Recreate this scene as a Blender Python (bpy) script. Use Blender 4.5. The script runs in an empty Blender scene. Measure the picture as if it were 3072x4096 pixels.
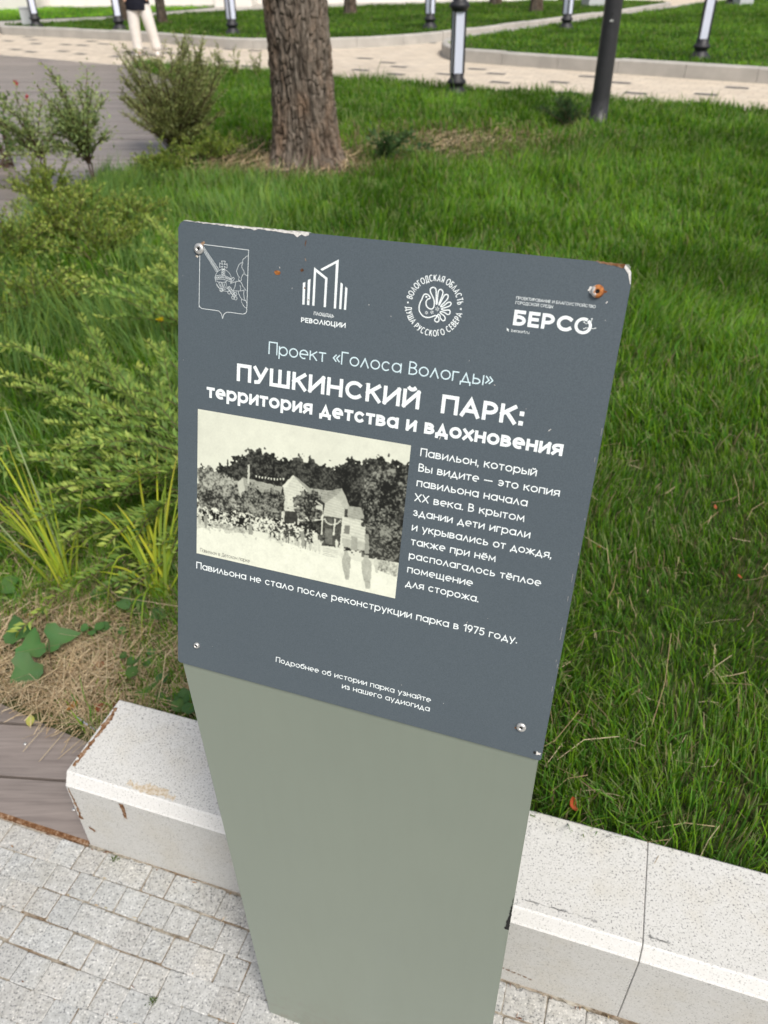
import bpy, bmesh, math, random
import numpy as np
from mathutils import Vector, Matrix, noise

random.seed(7)
rng = np.random.default_rng(11)
R = math.radians
SC = bpy.context.scene
COL = SC.collection

# ------------------------------------------------------------------ camera
CAM_H = 1.6557
cd = bpy.data.cameras.new("camera")
cam = bpy.data.objects.new("camera", cd)
COL.objects.link(cam)
pitch, roll = R(36.282), R(-0.734)
fwd = Vector((0, math.cos(pitch), -math.sin(pitch)))
up0 = Vector((0, math.sin(pitch), math.cos(pitch)))
rt0 = Vector((1, 0, 0))
rt = rt0 * math.cos(roll) + up0 * math.sin(roll)
up = -rt0 * math.sin(roll) + up0 * math.cos(roll)
M = Matrix((rt, up, -fwd)).transposed().to_4x4()
M.translation = (0, 0, CAM_H)
cam.matrix_world = M
cd.sensor_fit = 'VERTICAL'
cd.sensor_height = 36.0
cd.sensor_width = 27.0
cd.lens = 36.0 * 3110 / 4096
cd.clip_start = 0.02
cd.clip_end = 600
cd.dof.use_dof = True
cd.dof.focus_distance = 0.90
cd.dof.aperture_fstop = 7.8
SC.camera = cam

# ------------------------------------------------------------------ light
SUN_AZ = R(152)      # compass-like: direction the light comes from, measured from +Y clockwise
SUN_EL = R(52)
w = bpy.data.worlds.new("World")
SC.world = w
w.use_nodes = True
nt = w.node_tree
bg = nt.nodes["Background"]
sky = nt.nodes.new("ShaderNodeTexSky")
sky.sky_type = 'NISHITA'
sky.sun_disc = False
sky.sun_elevation = SUN_EL
sky.sun_rotation = SUN_AZ
sky.dust_density = 4.0
sky.air_density = 1.0
hs = nt.nodes.new("ShaderNodeHueSaturation")      # thin white cloud over the blue
hs.inputs['Saturation'].default_value = 0.5
nt.links.new(sky.outputs[0], hs.inputs['Color'])
nt.links.new(hs.outputs[0], bg.inputs[0])
bg.inputs[1].default_value = 0.125
sd = bpy.data.lights.new("sun", 'SUN')
sd.energy = 2.7
sd.angle = R(17)
sd.color = (1.0, 0.95, 0.87)
sun = bpy.data.objects.new("sun", sd)
COL.objects.link(sun)
sdir = Vector((math.sin(SUN_AZ) * math.cos(SUN_EL), math.cos(SUN_AZ) * math.cos(SUN_EL), math.sin(SUN_EL)))
sun.rotation_euler = sdir.to_track_quat('Z', 'Y').to_euler()
sun.location = sdir * 20
SC.view_settings.view_transform = 'Standard'
SC.view_settings.look = 'None'
SC.view_settings.exposure = 0.16
SC.view_settings.gamma = 1.0

# ------------------------------------------------------------------ helpers
def tag(o, label=None, cat=None, group=None, kind=None):
    if label: o["label"] = label
    if cat: o["category"] = cat
    if group: o["group"] = group
    if kind: o["kind"] = kind
    return o

def empty(name, loc, rz=0.0, label=None, cat=None, group=None):
    o = bpy.data.objects.new(name, None)
    COL.objects.link(o)
    o.location = loc
    o.rotation_euler = (0, 0, rz)
    o.empty_display_size = 0.1
    return tag(o, label, cat, group)

def mesh_obj(name, verts, faces, mat, parent=None, smooth=False, cols=None, mats=None, fm=None):
    me = bpy.data.meshes.new(name)
    me.from_pydata([tuple(v) for v in verts], [], [tuple(f) for f in faces])
    me.validate()
    if mats:
        for m in mats: me.materials.append(m)
    else:
        me.materials.append(mat)
    if fm is not None and len(fm) == len(me.polygons):
        me.polygons.foreach_set("material_index", fm)
    if smooth:
        me.polygons.foreach_set("use_smooth", [True] * len(me.polygons))
    if cols is not None:
        a = me.color_attributes.new("col", 'FLOAT_COLOR', 'POINT')
        c4 = np.ones((len(me.vertices), 4), np.float32)
        c4[:, :3] = cols
        a.data.foreach_set("color", c4.ravel())
    me.update()
    o = bpy.data.objects.new(name, me)
    COL.objects.link(o)
    if parent: o.parent = parent
    return o

def quad_mesh(name, V, Q, mat, parent=None, cols=None, smooth=False, nper=4):
    """fast path: numpy verts (n,3), faces (m,4)"""
    me = bpy.data.meshes.new(name)
    V = np.asarray(V, np.float32); Q = np.asarray(Q, np.int32)
    me.vertices.add(len(V)); me.vertices.foreach_set("co", V.ravel())
    me.loops.add(Q.size); me.loops.foreach_set("vertex_index", Q.ravel())
    me.polygons.add(len(Q))
    me.polygons.foreach_set("loop_start", np.arange(0, Q.size, nper, dtype=np.int32))
    me.polygons.foreach_set("loop_total", np.full(len(Q), nper, np.int32))
    if smooth: me.polygons.foreach_set("use_smooth", np.ones(len(Q), bool))
    me.materials.append(mat)
    me.update(calc_edges=True)
    if cols is not None:
        a = me.color_attributes.new("col", 'FLOAT_COLOR', 'POINT')
        c4 = np.ones((len(V), 4), np.float32); c4[:, :3] = cols
        a.data.foreach_set("color", c4.ravel())
    o = bpy.data.objects.new(name, me)
    COL.objects.link(o)
    if parent: o.parent = parent
    return o

def bm_obj(name, bm, mat, parent=None, smooth=False):
    me = bpy.data.meshes.new(name)
    bm.normal_update()
    bm.to_mesh(me); bm.free()
    me.materials.append(mat)
    if smooth:
        me.polygons.foreach_set("use_smooth", [True] * len(me.polygons))
    o = bpy.data.objects.new(name, me)
    COL.objects.link(o)
    if parent: o.parent = parent
    return o

def add_box(bm, c, s, rz=0.0, bev=0.0):
    r = bmesh.ops.create_cube(bm, size=1.0)
    vs = r['verts']
    bmesh.ops.scale(bm, vec=s, verts=vs)
    if bev:
        es = list({e for v in vs for e in v.link_edges})
        rr = bmesh.ops.bevel(bm, geom=es, offset=bev, segments=2, affect='EDGES', profile=0.6)
        vs = list({v for v in rr['verts']} | {v for f in rr['faces'] for v in f.verts})
    if rz: bmesh.ops.rotate(bm, cent=(0, 0, 0), matrix=Matrix.Rotation(rz, 3, 'Z'), verts=vs)
    bmesh.ops.translate(bm, vec=c, verts=vs)
    return vs

def lathe(prof, n=24, caps=True):
    """prof: list (r,z)"""
    V, F = [], []
    for r, z in prof:
        for k in range(n):
            a = 2 * math.pi * k / n
            V.append((r * math.cos(a), r * math.sin(a), z))
    for i in range(len(prof) - 1):
        for k in range(n):
            k2 = (k + 1) % n
            F.append((i * n + k, i * n + k2, (i + 1) * n + k2, (i + 1) * n + k))
    if caps:
        F.append(tuple(range(n - 1, -1, -1)))
        F.append(tuple((len(prof) - 1) * n + k for k in range(n)))
    return V, F

# ------------------------------------------------------------------ materials
class NT:
    def __init__(s, name):
        s.m = bpy.data.materials.new(name); s.m.use_nodes = True
        s.t = s.m.node_tree; s.b = s.t.nodes["Principled BSDF"]
    def n(s, t, **kw):
        x = s.t.nodes.new(t)
        for k, v in kw.items(): setattr(x, k, v)
        return x
    def l(s, a, b): s.t.links.new(a, b)
    def coord(s, kind='Object', scale=(1, 1, 1)):
        tc = s.n("ShaderNodeTexCoord"); mp = s.n("ShaderNodeMapping")
        mp.inputs['Scale'].default_value = scale
        s.l(tc.outputs[kind], mp.inputs[0]); return mp.outputs[0]
    def noise(s, vec, scale, detail=4, rough=0.6, dist=0.0):
        x = s.n("ShaderNodeTexNoise"); x.inputs['Scale'].default_value = scale
        x.inputs['Detail'].default_value = detail; x.inputs['Roughness'].default_value = rough
        x.inputs['Distortion'].default_value = dist
        s.l(vec, x.inputs['Vector']); return x.outputs['Fac']
    def ramp(s, fac, stops, interp='LINEAR'):
        x = s.n("ShaderNodeValToRGB"); x.color_ramp.interpolation = interp
        e = x.color_ramp.elements
        while len(e) < len(stops): e.new(0.5)
        for k, (p, c) in enumerate(stops):
            e[k].position = p; e[k].color = (*c, 1) if len(c) == 3 else c
        s.l(fac, x.inputs[0]); return x.outputs[0]
    def mix(s, a, b, fac, mode='MIX'):
        x = s.n("ShaderNodeMix"); x.data_type = 'RGBA'; x.blend_type = mode
        for sock, v in ((x.inputs[0], fac), (x.inputs[6], a), (x.inputs[7], b)):
            if hasattr(v, 'is_linked') or hasattr(v, 'links'): s.l(v, sock)
            elif isinstance(v, (int, float)): sock.default_value = v
            else: sock.default_value = (*v, 1)
        return x.outputs[2]
    def attr(s, name='col'):
        x = s.n("ShaderNodeAttribute"); x.attribute_name = name; return x.outputs['Color']
    def bump(s, h, strength=0.3, dist=0.002):
        x = s.n("ShaderNodeBump"); x.inputs['Strength'].default_value = strength
        x.inputs['Distance'].default_value = dist
        s.l(h, x.inputs['Height']); s.l(x.outputs[0], s.b.inputs['Normal'])
    def set(s, color=None, rough=None, spec=None, metal=None):
        for key, v in (('Base Color', color), ('Roughness', rough), ('Specular IOR Level', spec), ('Metallic', metal)):
            if v is None: continue
            k = s.b.inputs[key]
            if hasattr(v, 'links'): s.l(v, k)
            elif isinstance(v, (int, float)): k.default_value = v
            else: k.default_value = (*v, 1)
        return s.m

def plain(name, c, rough=0.6, spec=0.4, metal=0.0, var=0.12, scale=30):
    t = NT(name); v = t.coord()
    f = t.noise(v, scale, 4)
    c0 = tuple(x * (1 - var) for x in c); c1 = tuple(min(1, x * (1 + var)) for x in c)
    t.set(t.ramp(f, [(0.3, c0), (0.7, c1)]), rough, spec, metal)
    return t.m

def m_leaf(name, trans=0.35, rough=0.5, spec=0.3):
    t = NT(name)
    c = t.attr()
    t.set(c, rough, spec)
    tr = t.n("ShaderNodeBsdfTranslucent")
    hs = t.n("ShaderNodeHueSaturation"); hs.inputs['Value'].default_value = 1.25; hs.inputs['Saturation'].default_value = 1.1
    t.l(c, hs.inputs['Color']); t.l(hs.outputs[0], tr.inputs[0])
    mx = t.n("ShaderNodeMixShader"); mx.inputs[0].default_value = trans
    t.l(t.b.outputs[0], mx.inputs[1]); t.l(tr.outputs[0], mx.inputs[2])
    t.l(mx.outputs[0], t.t.nodes["Material Output"].inputs[0])
    return t.m

def m_granite(name, lo, mid, hi, sc=260, dark=0.36, stain=True, use_attr=False, mott=0.20):
    t = NT(name); v = t.coord()
    f = t.noise(v, sc, 2, 0.6)
    c = t.ramp(f, [(dark, lo), (dark + 0.06, mid), (0.60, mid), (0.70, hi)])
    f2 = t.noise(v, sc * 0.33, 2, 0.5)
    q = 1 - mott
    c = t.mix(c, t.ramp(f2, [(0.35, (q, q, q * .99)), (0.6, (1.0, 1.0, 1.0))]), 1.0, 'MULTIPLY')
    if stain:
        f3 = t.noise(v, 7, 5, 0.65)
        c = t.mix(c, t.ramp(f3, [(0.50, (1, 1, 1)), (0.75, (0.95, 0.92, 0.86))]), 1.0, 'MULTIPLY')
    if use_attr: c = t.mix(c, t.attr(), 1.0, 'MULTIPLY')
    t.set(c, 0.75, 0.3)
    t.bump(f, 0.15, 0.0008)
    return t.m

MAT = {}
MAT['leaf'] = m_leaf('leaf_blade', 0.45, 0.55, 0.22)
MAT['grass'] = m_leaf('grass_blade', 0.34, 0.6, 0.16)
MAT['straw'] = m_leaf('dry_straw', 0.15, 0.8, 0.1)
MAT['petal'] = m_leaf('petal', 0.3, 0.6, 0.2)
MAT['kerb'] = m_granite('kerb_granite', (0.21, 0.21, 0.21), (0.575, 0.57, 0.545), (0.66, 0.655, 0.63), 300, 0.355, True, False, 0.05)
MAT['kerb_edge'] = m_granite('kerb_granite_cut', (0.40, 0.40, 0.39), (0.66, 0.655, 0.64), (0.72, 0.72, 0.71), 330, 0.335, False, False, 0.03)
MAT['kerb_front'] = m_granite('kerb_granite_sawn', (0.28, 0.275, 0.265), (0.54, 0.535, 0.515), (0.59, 0.585, 0.565), 320, 0.34, True, False, 0.05)
MAT['sett'] = m_granite('sett_granite', (0.19, 0.195, 0.20), (0.475, 0.475, 0.465), (0.76, 0.75, 0.72), 230, 0.36, True, True)
t = NT('sage_paint'); v = t.coord()
f = t.noise(v, 3.5, 3); f2 = t.noise(v, 420, 2, 0.5); f3 = t.noise(t.coord('Object', (6, 6, 0.9)), 9, 4, 0.6)
c = t.ramp(f, [(0.3, (0.222, 0.258, 0.212)), (0.7, (0.236, 0.272, 0.222))])
c = t.mix(c, t.ramp(f3, [(0.45, (1, 1, 1)), (0.75, (0.975, 0.975, 0.97))]), 1.0, 'MULTIPLY')
c = t.mix(c, t.ramp(f2, [(0.20, (0.55, 0.55, 0.52)), (0.24, (1, 1, 1))]), 0.6, 'MULTIPLY')
# splash dirt towards the ground, in blotches
sx = t.n("ShaderNodeSeparateXYZ"); t.l(v, sx.inputs[0])
mz = t.n("ShaderNodeMapRange"); mz.inputs[1].default_value = 0.0; mz.inputs[2].default_value = 0.16; mz.inputs[3].default_value = 0.85; mz.inputs[4].default_value = 0.0
t.l(sx.outputs[2], mz.inputs[0]); f4 = t.noise(v, 55, 5, 0.7)
mm = t.n("ShaderNodeMath", operation='MULTIPLY'); t.l(mz.outputs[0], mm.inputs[0])
rr = t.n("ShaderNodeMapRange"); rr.inputs[1].default_value = 0.45; rr.inputs[2].default_value = 0.7; t.l(f4, rr.inputs[0]); t.l(rr.outputs[0], mm.inputs[1])
c = t.mix(c, (0.20, 0.185, 0.15), mm.outputs[0])
t.set(c, t.ramp(f, [(0.3, (0.30, 0.30, 0.30)), (0.7, (0.40, 0.40, 0.40))]), 0.5)
MAT['sage'] = t.m
MAT['steel'] = plain('zinc_steel', (0.55, 0.55, 0.54), 0.35, 0.5, 0.6, 0.25, 400)
MAT['dark_hole'] = plain('socket_dark', (0.02, 0.02, 0.02), 0.7, 0.2)
MAT['white_print'] = plain('white_print', (0.80, 0.86, 0.87), 0.5, 0.3, 0, 0.02, 60)
MAT['pale_print'] = plain('pale_blue_print', (0.60, 0.75, 0.80), 0.5, 0.3, 0, 0.02, 60)
MAT['grey_print'] = plain('grey_print', (0.16, 0.16, 0.15), 0.5, 0.3, 0, 0.02, 60)
MAT['bare'] = plain('bare_scraped_metal', (0.72, 0.70, 0.67), 0.5, 0.5, 0.2, 0.22, 500)
MAT['lampblack'] = plain('lamp_black_paint', (0.026, 0.026, 0.030), 0.5, 0.4, 0, 0.2, 20)
MAT['poleblack'] = plain('pole_grey_paint', (0.032, 0.032, 0.036), 0.42, 0.45, 0, 0.15, 12)
MAT['opal'] = plain('opal_diffuser', (0.70, 0.74, 0.88), 0.25, 0.5, 0, 0.02, 5)
MAT['cloth_dark'] = plain('navy_cloth', (0.012, 0.013, 0.022), 0.85, 0.2, 0, 0.3, 30)
MAT['cloth_white'] = plain('white_cloth', (0.72, 0.68, 0.64), 0.85, 0.2, 0, 0.06, 20)
MAT['skin'] = plain('skin', (0.50, 0.31, 0.22), 0.55, 0.4, 0, 0.05, 20)
MAT['hair'] = plain('dark_hair', (0.02, 0.014, 0.01), 0.5, 0.4, 0, 0.2, 80)
MAT['stone'] = plain('cream_stone', (0.62, 0.55, 0.46), 0.85, 0.2, 0, 0.14, 1.3)
MAT['stone_pale'] = plain('pale_stone', (0.78, 0.75, 0.70), 0.85, 0.2, 0, 0.05, 2)
MAT['fkerb'] = plain('concrete_kerb', (0.42, 0.40, 0.37), 0.85, 0.2, 0, 0.13, 3)
MAT['bush_stem'] = plain('shrub_bark', (0.10, 0.065, 0.045), 0.85, 0.2, 0, 0.3, 60)
MAT['boxgrey'] = plain('grey_box_paint', (0.50, 0.52, 0.53), 0.5, 0.4, 0, 0.06, 12)
MAT['car'] = plain('grey_blue_car_paint', (0.32, 0.35, 0.42), 0.25, 0.6, 0.2, 0.03, 3)
MAT['glass_dark'] = plain('dark_glass', (0.02, 0.025, 0.03), 0.08, 0.6)
MAT['tyre'] = plain('tyre_rubber', (0.015, 0.015, 0.016), 0.8, 0.2)
MAT['plastic_white'] = plain('white_plastic', (0.55, 0.58, 0.75), 0.4, 0.4)

# printed grey panel with fine grain
t = NT('panel_grey'); v = t.coord()
f = t.noise(v, 900, 2, 0.6); f2 = t.noise(v, 5, 3)
c = t.ramp(f, [(0.35, (0.075, 0.096, 0.113)), (0.65, (0.096, 0.120, 0.139))])
c = t.mix(c, t.ramp(f2, [(0.3, (0.95, 0.95, 0.96)), (0.7, (1, 1, 1))]), 1.0, 'MULTIPLY')
t.set(c, 0.45, 0.35); t.bump(f, 0.08, 0.0003)
MAT['panel'] = t.m
# rust
t = NT('rust'); v = t.coord()
f = t.noise(v, 260, 5, 0.7)
t.set(t.ramp(f, [(0.3, (0.10, 0.035, 0.012)), (0.5, (0.30, 0.11, 0.03)), (0.7, (0.45, 0.24, 0.10))]), 0.9, 0.1)
MAT['rust'] = t.m
t = NT('half_rusted_steel'); v = t.coord()
f = t.noise(v, 180, 5, 0.7)
sx = t.n("ShaderNodeSeparateXYZ"); tc = t.n("ShaderNodeTexCoord"); t.l(tc.outputs['Object'], sx.inputs[0])
ma = t.n("ShaderNodeMath", operation='MULTIPLY_ADD'); ma.inputs[1].default_value = 60; ma.inputs[2].default_value = 0.1
t.l(sx.outputs[0], ma.inputs[0])
ad = t.n("ShaderNodeMath", operation='ADD'); t.l(ma.outputs[0], ad.inputs[0]); t.l(f, ad.inputs[1])
c = t.ramp(ad.outputs[0], [(0.42, (0.55, 0.55, 0.54)), (0.5, (0.38, 0.16, 0.06)), (0.75, (0.42, 0.15, 0.04)), (0.9, (0.2, 0.07, 0.025))])
t.set(c, 0.75, 0.3)
MAT['half_rust'] = t.m
MAT['old_photo'] = NT('old_photo_print').m
_t = NT('old_photo_ink'); _t.set(_t.attr(), 0.4, 0.35); MAT['old_photo'] = _t.m
# weathered deck boards
t = NT('deck_wood'); v = t.coord('Object', (1.4, 26, 20))
f = t.noise(v, 3.0, 6, 0.7, 0.5)
v2 = t.coord('Object', (0.7, 1.0, 1)); f2 = t.noise(v2, 2.5, 4)
c = t.ramp(f, [(0.25, (0.150, 0.126, 0.114)), (0.5, (0.235, 0.204, 0.186)), (0.75, (0.305, 0.267, 0.243))])
c = t.mix(c, t.ramp(f2, [(0.3, (0.80, 0.80, 0.80)), (0.7, (1.08, 1.06, 1.05))]), 1.0, 'MULTIPLY')
c = t.mix(c, t.attr(), 1.0, 'MULTIPLY')
t.set(c, 0.36, 0.85); t.bump(f, 0.15, 0.001)
MAT['deck'] = t.m
# joint sand
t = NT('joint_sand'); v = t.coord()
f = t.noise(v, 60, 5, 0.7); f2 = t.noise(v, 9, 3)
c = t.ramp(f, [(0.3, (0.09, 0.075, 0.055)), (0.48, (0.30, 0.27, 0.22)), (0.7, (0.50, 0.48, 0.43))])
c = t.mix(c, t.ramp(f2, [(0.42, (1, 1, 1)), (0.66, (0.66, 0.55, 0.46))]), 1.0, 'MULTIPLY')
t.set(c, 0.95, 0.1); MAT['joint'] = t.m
# soil
t = NT('soil'); v = t.coord()
f = t.noise(v, 35, 6, 0.7)
f2 = t.noise(v, 2.2, 4)
c = t.ramp(f, [(0.3, (0.020, 0.018, 0.010)), (0.55, (0.060, 0.052, 0.026)), (0.75, (0.13, 0.105, 0.06))])
c2 = t.ramp(f, [(0.3, (0.018, 0.030, 0.008)), (0.55, (0.040, 0.070, 0.016)), (0.75, (0.07, 0.10, 0.03))])
c = t.mix(c, c2, t.ramp(f2, [(0.35, (0.3, 0.3, 0.3)), (0.6, (0.9, 0.9, 0.9))]))
t.set(c, 0.95, 0.1); t.bump(f, 0.6, 0.01); MAT['soil'] = t.m
# cream path slabs
t = NT('cream_paving'); v = t.coord()
tc = t.n("ShaderNodeTexCoord"); mp = t.n("ShaderNodeMapping"); mp.inputs['Rotation'].default_value = (0, 0, R(33))
t.l(tc.outputs['Object'], mp.inputs[0])
br = t.n("ShaderNodeTexBrick"); br.inputs['Scale'].default_value = 1.0
br.inputs['Brick Width'].default_value = 0.30; br.inputs['Row Height'].default_value = 0.15
br.inputs['Mortar Size'].default_value = 0.006; br.inputs['Color1'].default_value = (0.60, 0.52, 0.42, 1)
br.inputs['Color2'].default_value = (0.66, 0.58, 0.475, 1); br.inputs['Mortar'].default_value = (0.42, 0.36, 0.29, 1)
t.l(mp.outputs[0], br.inputs['Vector'])
f = t.noise(v, 3, 5); f2 = t.noise(v, 60, 3)
c = t.mix(br.outputs['Color'], t.ramp(f, [(0.3, (0.86, 0.86, 0.87)), (0.7, (1.06, 1.05, 1.03))]), 1.0, 'MULTIPLY')
c = t.mix(c, t.ramp(f2, [(0.3, (0.9, 0.9, 0.9)), (0.7, (1.05, 1.05, 1.05))]), 1.0, 'MULTIPLY')
t.set(c, 0.85, 0.2); MAT['cream'] = t.m
MAT['darkslab'] = plain('dark_slab', (0.15, 0.145, 0.14), 0.8, 0.2, 0, 0.25, 12)
# bark
t = NT('bark'); v = t.coord('Object', (1, 1, 0.42))
f = t.noise(v, 26, 7, 0.72, 0.4); f2 = t.noise(v, 90, 4, 0.7); f3 = t.noise(v, 7, 3)
c = t.ramp(f, [(0.28, (0.055, 0.042, 0.033)), (0.44, (0.155, 0.125, 0.100)), (0.60, (0.225, 0.190, 0.158)), (0.78, (0.33, 0.28, 0.23))])
c = t.mix(c, t.ramp(f3, [(0.45, (1, 1, 1)), (0.70, (1.22, 1.02, 0.88))]), 1.0, 'MULTIPLY')
c = t.mix(c, t.attr(), 1.0, 'MULTIPLY')
t.set(c, 0.9, 0.15)
mx = t.n("ShaderNodeMath", operation='ADD'); t.l(f, mx.inputs[0]); t.l(f2, mx.inputs[1])
t.bump(mx.outputs[0], 0.7, 0.015); MAT['bark'] = t.m
MAT['lawnbase'] = plain('turf', (0.030, 0.058, 0.012), 0.9, 0.1, 0, 0.3, 6)

# ------------------------------------------------------------------ site layout
K0 = Vector((-0.680, 0.986)); KU = Vector((0.9501, -0.3119)); KN = Vector((0.3119, 0.9501))
def kp(s, n, z=0.0):
    q = K0 + KU * s + KN * n
    return (q.x, q.y, z)
def sstep(x, a, b):
    t_ = np.clip((x - a) / (b - a), 0, 1); return t_ * t_ * (3 - 2 * t_)
def kn_of(x, y): return (x - K0.x) * KN.x + (y - K0.y) * KN.y
def ks_of(x, y): return (x - K0.x) * KU.x + (y - K0.y) * KU.y
def ground_z(x, y):
    """height of the planted ground behind the granite kerb"""
    x = np.asarray(x, float); y = np.asarray(y, float)
    s, n = ks_of(x, y), kn_of(x, y)
    near = 1 - sstep(n, 1.2, 5.5)
    z = 0.015 + 0.175 * near * sstep(s, 0.02, 0.75)
    z = z + 0.012 * np.sin(x * 2.3 + 0.7 * y) * np.sin(y * 1.9 - x)
    return z
def gz(x, y): return float(ground_z(x, y))

DECK = [(-3.10, 1.782), (-0.683, 0.988), (-0.756, 1.262), (-0.891, 1.322), (-1.05, 1.40), (-1.55, 1.72), (-2.10, 2.5), (-2.50, 3.6),
        (-2.65, 5.0), (-2.55, 6.2), (-2.30, 7.2), (-2.0, 8.3), (-1.95, 9.6), (-2.35, 11.4), (-3.2, 13.5), (-4.23, 15.10), (-7.17, 17.0),
        (-13, 20.6), (-16, 14), (-9, 5)]
EDGE = [(-4.23, 15.12), (-0.6, 13.1), (1.29, 12.0), (2.86, 11.0), (4.51, 9.95), (9.0, 7.1), (16, 2.7)]   # lawn meets the cream path

def in_poly(x, y, poly):
    x = np.asarray(x); y = np.asarray(y); ins = np.zeros(x.shape, bool)
    n = len(poly)
    for i in range(n):
        x1, y1 = poly[i]; x2, y2 = poly[(i + 1) % n]
        c = ((y1 > y) != (y2 > y)) & (x < (x2 - x1) * (y - y1) / ((y2 - y1) + 1e-12) + x1)
        ins ^= c
    return ins
LAWN = [kp(0.30, 0.216)[:2], kp(16, 0.216)[:2]] + [(16, 2.7)] + EDGE[::-1][1:] + \
       [(-3.2, 13.5), (-2.35, 11.4), (-1.95, 9.6), (-2.0, 8.3), (-2.30, 7.2), (-2.55, 6.2), (-2.65, 5.0), (-2.5, 3.6), (-2.1, 2.5), (-1.55, 1.72),
        (-1.05, 1.4), (-0.891, 1.322), (-0.756, 1.262), kp(0.0, 0.25)[:2]]

# base sheet, reaching the horizon
g = mesh_obj('ground', [(-300, -300, -0.06), (300, -300, -0.06), (300, 300, -0.06), (-300, 300, -0.06)], [(0, 1, 2, 3)], MAT['soil'])
tag(g, kind='structure')
# planted soil, a grid cut to the lawn outline
def soil_grid():
    xs = np.arange(-3.4, 12.1, 0.12); ys = np.arange(-3.0, 15.6, 0.12)
    V, F, idx = [], [], {}
    def vid(i, j):
        if (i, j) not in idx:
            idx[(i, j)] = len(V); x, y = xs[i], ys[j]; V.append((x, y, gz(x, y)))
        return idx[(i, j)]
    X, Y = np.meshgrid(xs, ys, indexing='ij')
    ok = in_poly(X, Y, LAWN)
    # also allow the cells hidden under the kerb and next to the edges
    n = kn_of(X, Y); s = ks_of(X, Y)
    ok |= (n > 0.05) & (n < 0.3) & (s > 0.0)
    for i in range(len(xs) - 1):
        for j in range(len(ys) - 1):
            if ok[i, j] and ok[i + 1, j] and ok[i, j + 1] and ok[i + 1, j + 1]:
                F.append((vid(i, j), vid(i + 1, j), vid(i + 1, j + 1), vid(i, j + 1)))
    return V, F
V, F = soil_grid()
tag(mesh_obj('lawn_soil', V, F, MAT['soil'], smooth=True), kind='structure')
# bed soil under the edges the grid does not reach
V = [(x, y, 0.004) for x, y in LAWN]
tag(mesh_obj('bed_soil', V, [tuple(range(len(V)))], MAT['soil']), kind='structure')

# near pavement of little granite setts: joint bed + stones
V = [kp(-4, -4, -0.003), kp(6, -4, -0.003), kp(6, 0.02, -0.003), kp(-4, 0.02, -0.003)]
tag(mesh_obj('pavement_bed', V, [(0, 1, 2, 3)], MAT['joint']), kind='structure')
def setts():
    V, F, Cc = [], [], []
    P = 0.0578
    row = 0; nn = -0.004
    while nn > -2.0:
        d = P * random.uniform(0.98, 1.03)
        s = -2.4 + random.random() * P
        jog = 0
        while s < 3.2:
            wd = P * random.uniform(0.93, 1.08)
            if random.random() < 0.05: wd *= 1.35
            gj = random.choice([0.0007, 0.0011, 0.0016, 0.0030])
            x0, x1 = s + gj / 2, s + wd - gj / 2
            jd = 0.003 * math.sin(s * 9 + row)
            y1, y0 = nn - 0.0012 + jd, nn - d + random.choice([0.0004, 0.001, 0.0022]) + jd
            z = random.gauss(0, 0.0009); h = 0.012
            b = random.uniform(0.0016, 0.0032)
            j = lambda: random.gauss(0, 0.0008)
            o = len(V)
            skew = random.gauss(0, 0.001)
            outer = [(x0 + j(), y0 + j()), (x1 + j() + skew, y0 + j()), (x1 + j() + skew, y1 + j()), (x0 + j(), y1 + j())]
            cx, cy = (x0 + x1) / 2, (y0 + y1) / 2
            tx, ty = random.gauss(0, 0.012), random.gauss(0, 0.012)
            def chop(q, r):  # two points per corner = clipped corners
                res = []
                for k in range(4):
                    a = q[k]; p_ = q[k - 1]; n_ = q[(k + 1) % 4]
                    for t_ in (p_, n_):
                        L = math.hypot(t_[0] - a[0], t_[1] - a[1])
                        res.append((a[0] + (t_[0] - a[0]) * r / L, a[1] + (t_[1] - a[1]) * r / L))
                return res
            oc = chop(outer, 0.0024)
            for (px, py) in oc: V.append(kp(px, py, -h))
            for (px, py) in oc: V.append(kp(px, py, z - b * 0.35))
            for (px, py) in oc:
                qx, qy = cx + (px - cx) * (1 - b / 0.03), cy + (py - cy) * (1 - b / 0.03)
                V.append(kp(qx, qy, z + tx * (qx - cx) + ty * (qy - cy)))
            for k in range(8):
                k2 = (k + 1) % 8
                F.append((o + k, o + k2, o + 8 + k2, o + 8 + k)); F.append((o + 8 + k, o + 8 + k2, o + 16 + k2, o + 16 + k))
            F.append(tuple(o + 16 + k for k in range(8)))
            tone = random.uniform(0.88, 1.05); warm = random.uniform(0.98, 1.015)
            Cc += [(tone * warm, tone, tone / warm * 0.99)] * 24
            s += wd
        nn -= d; row += 1
    return V, F, Cc
V, F, Cc = setts()
tag(mesh_obj('pavement', V, F, MAT['sett'], cols=np.array(Cc)), kind='structure')

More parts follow.
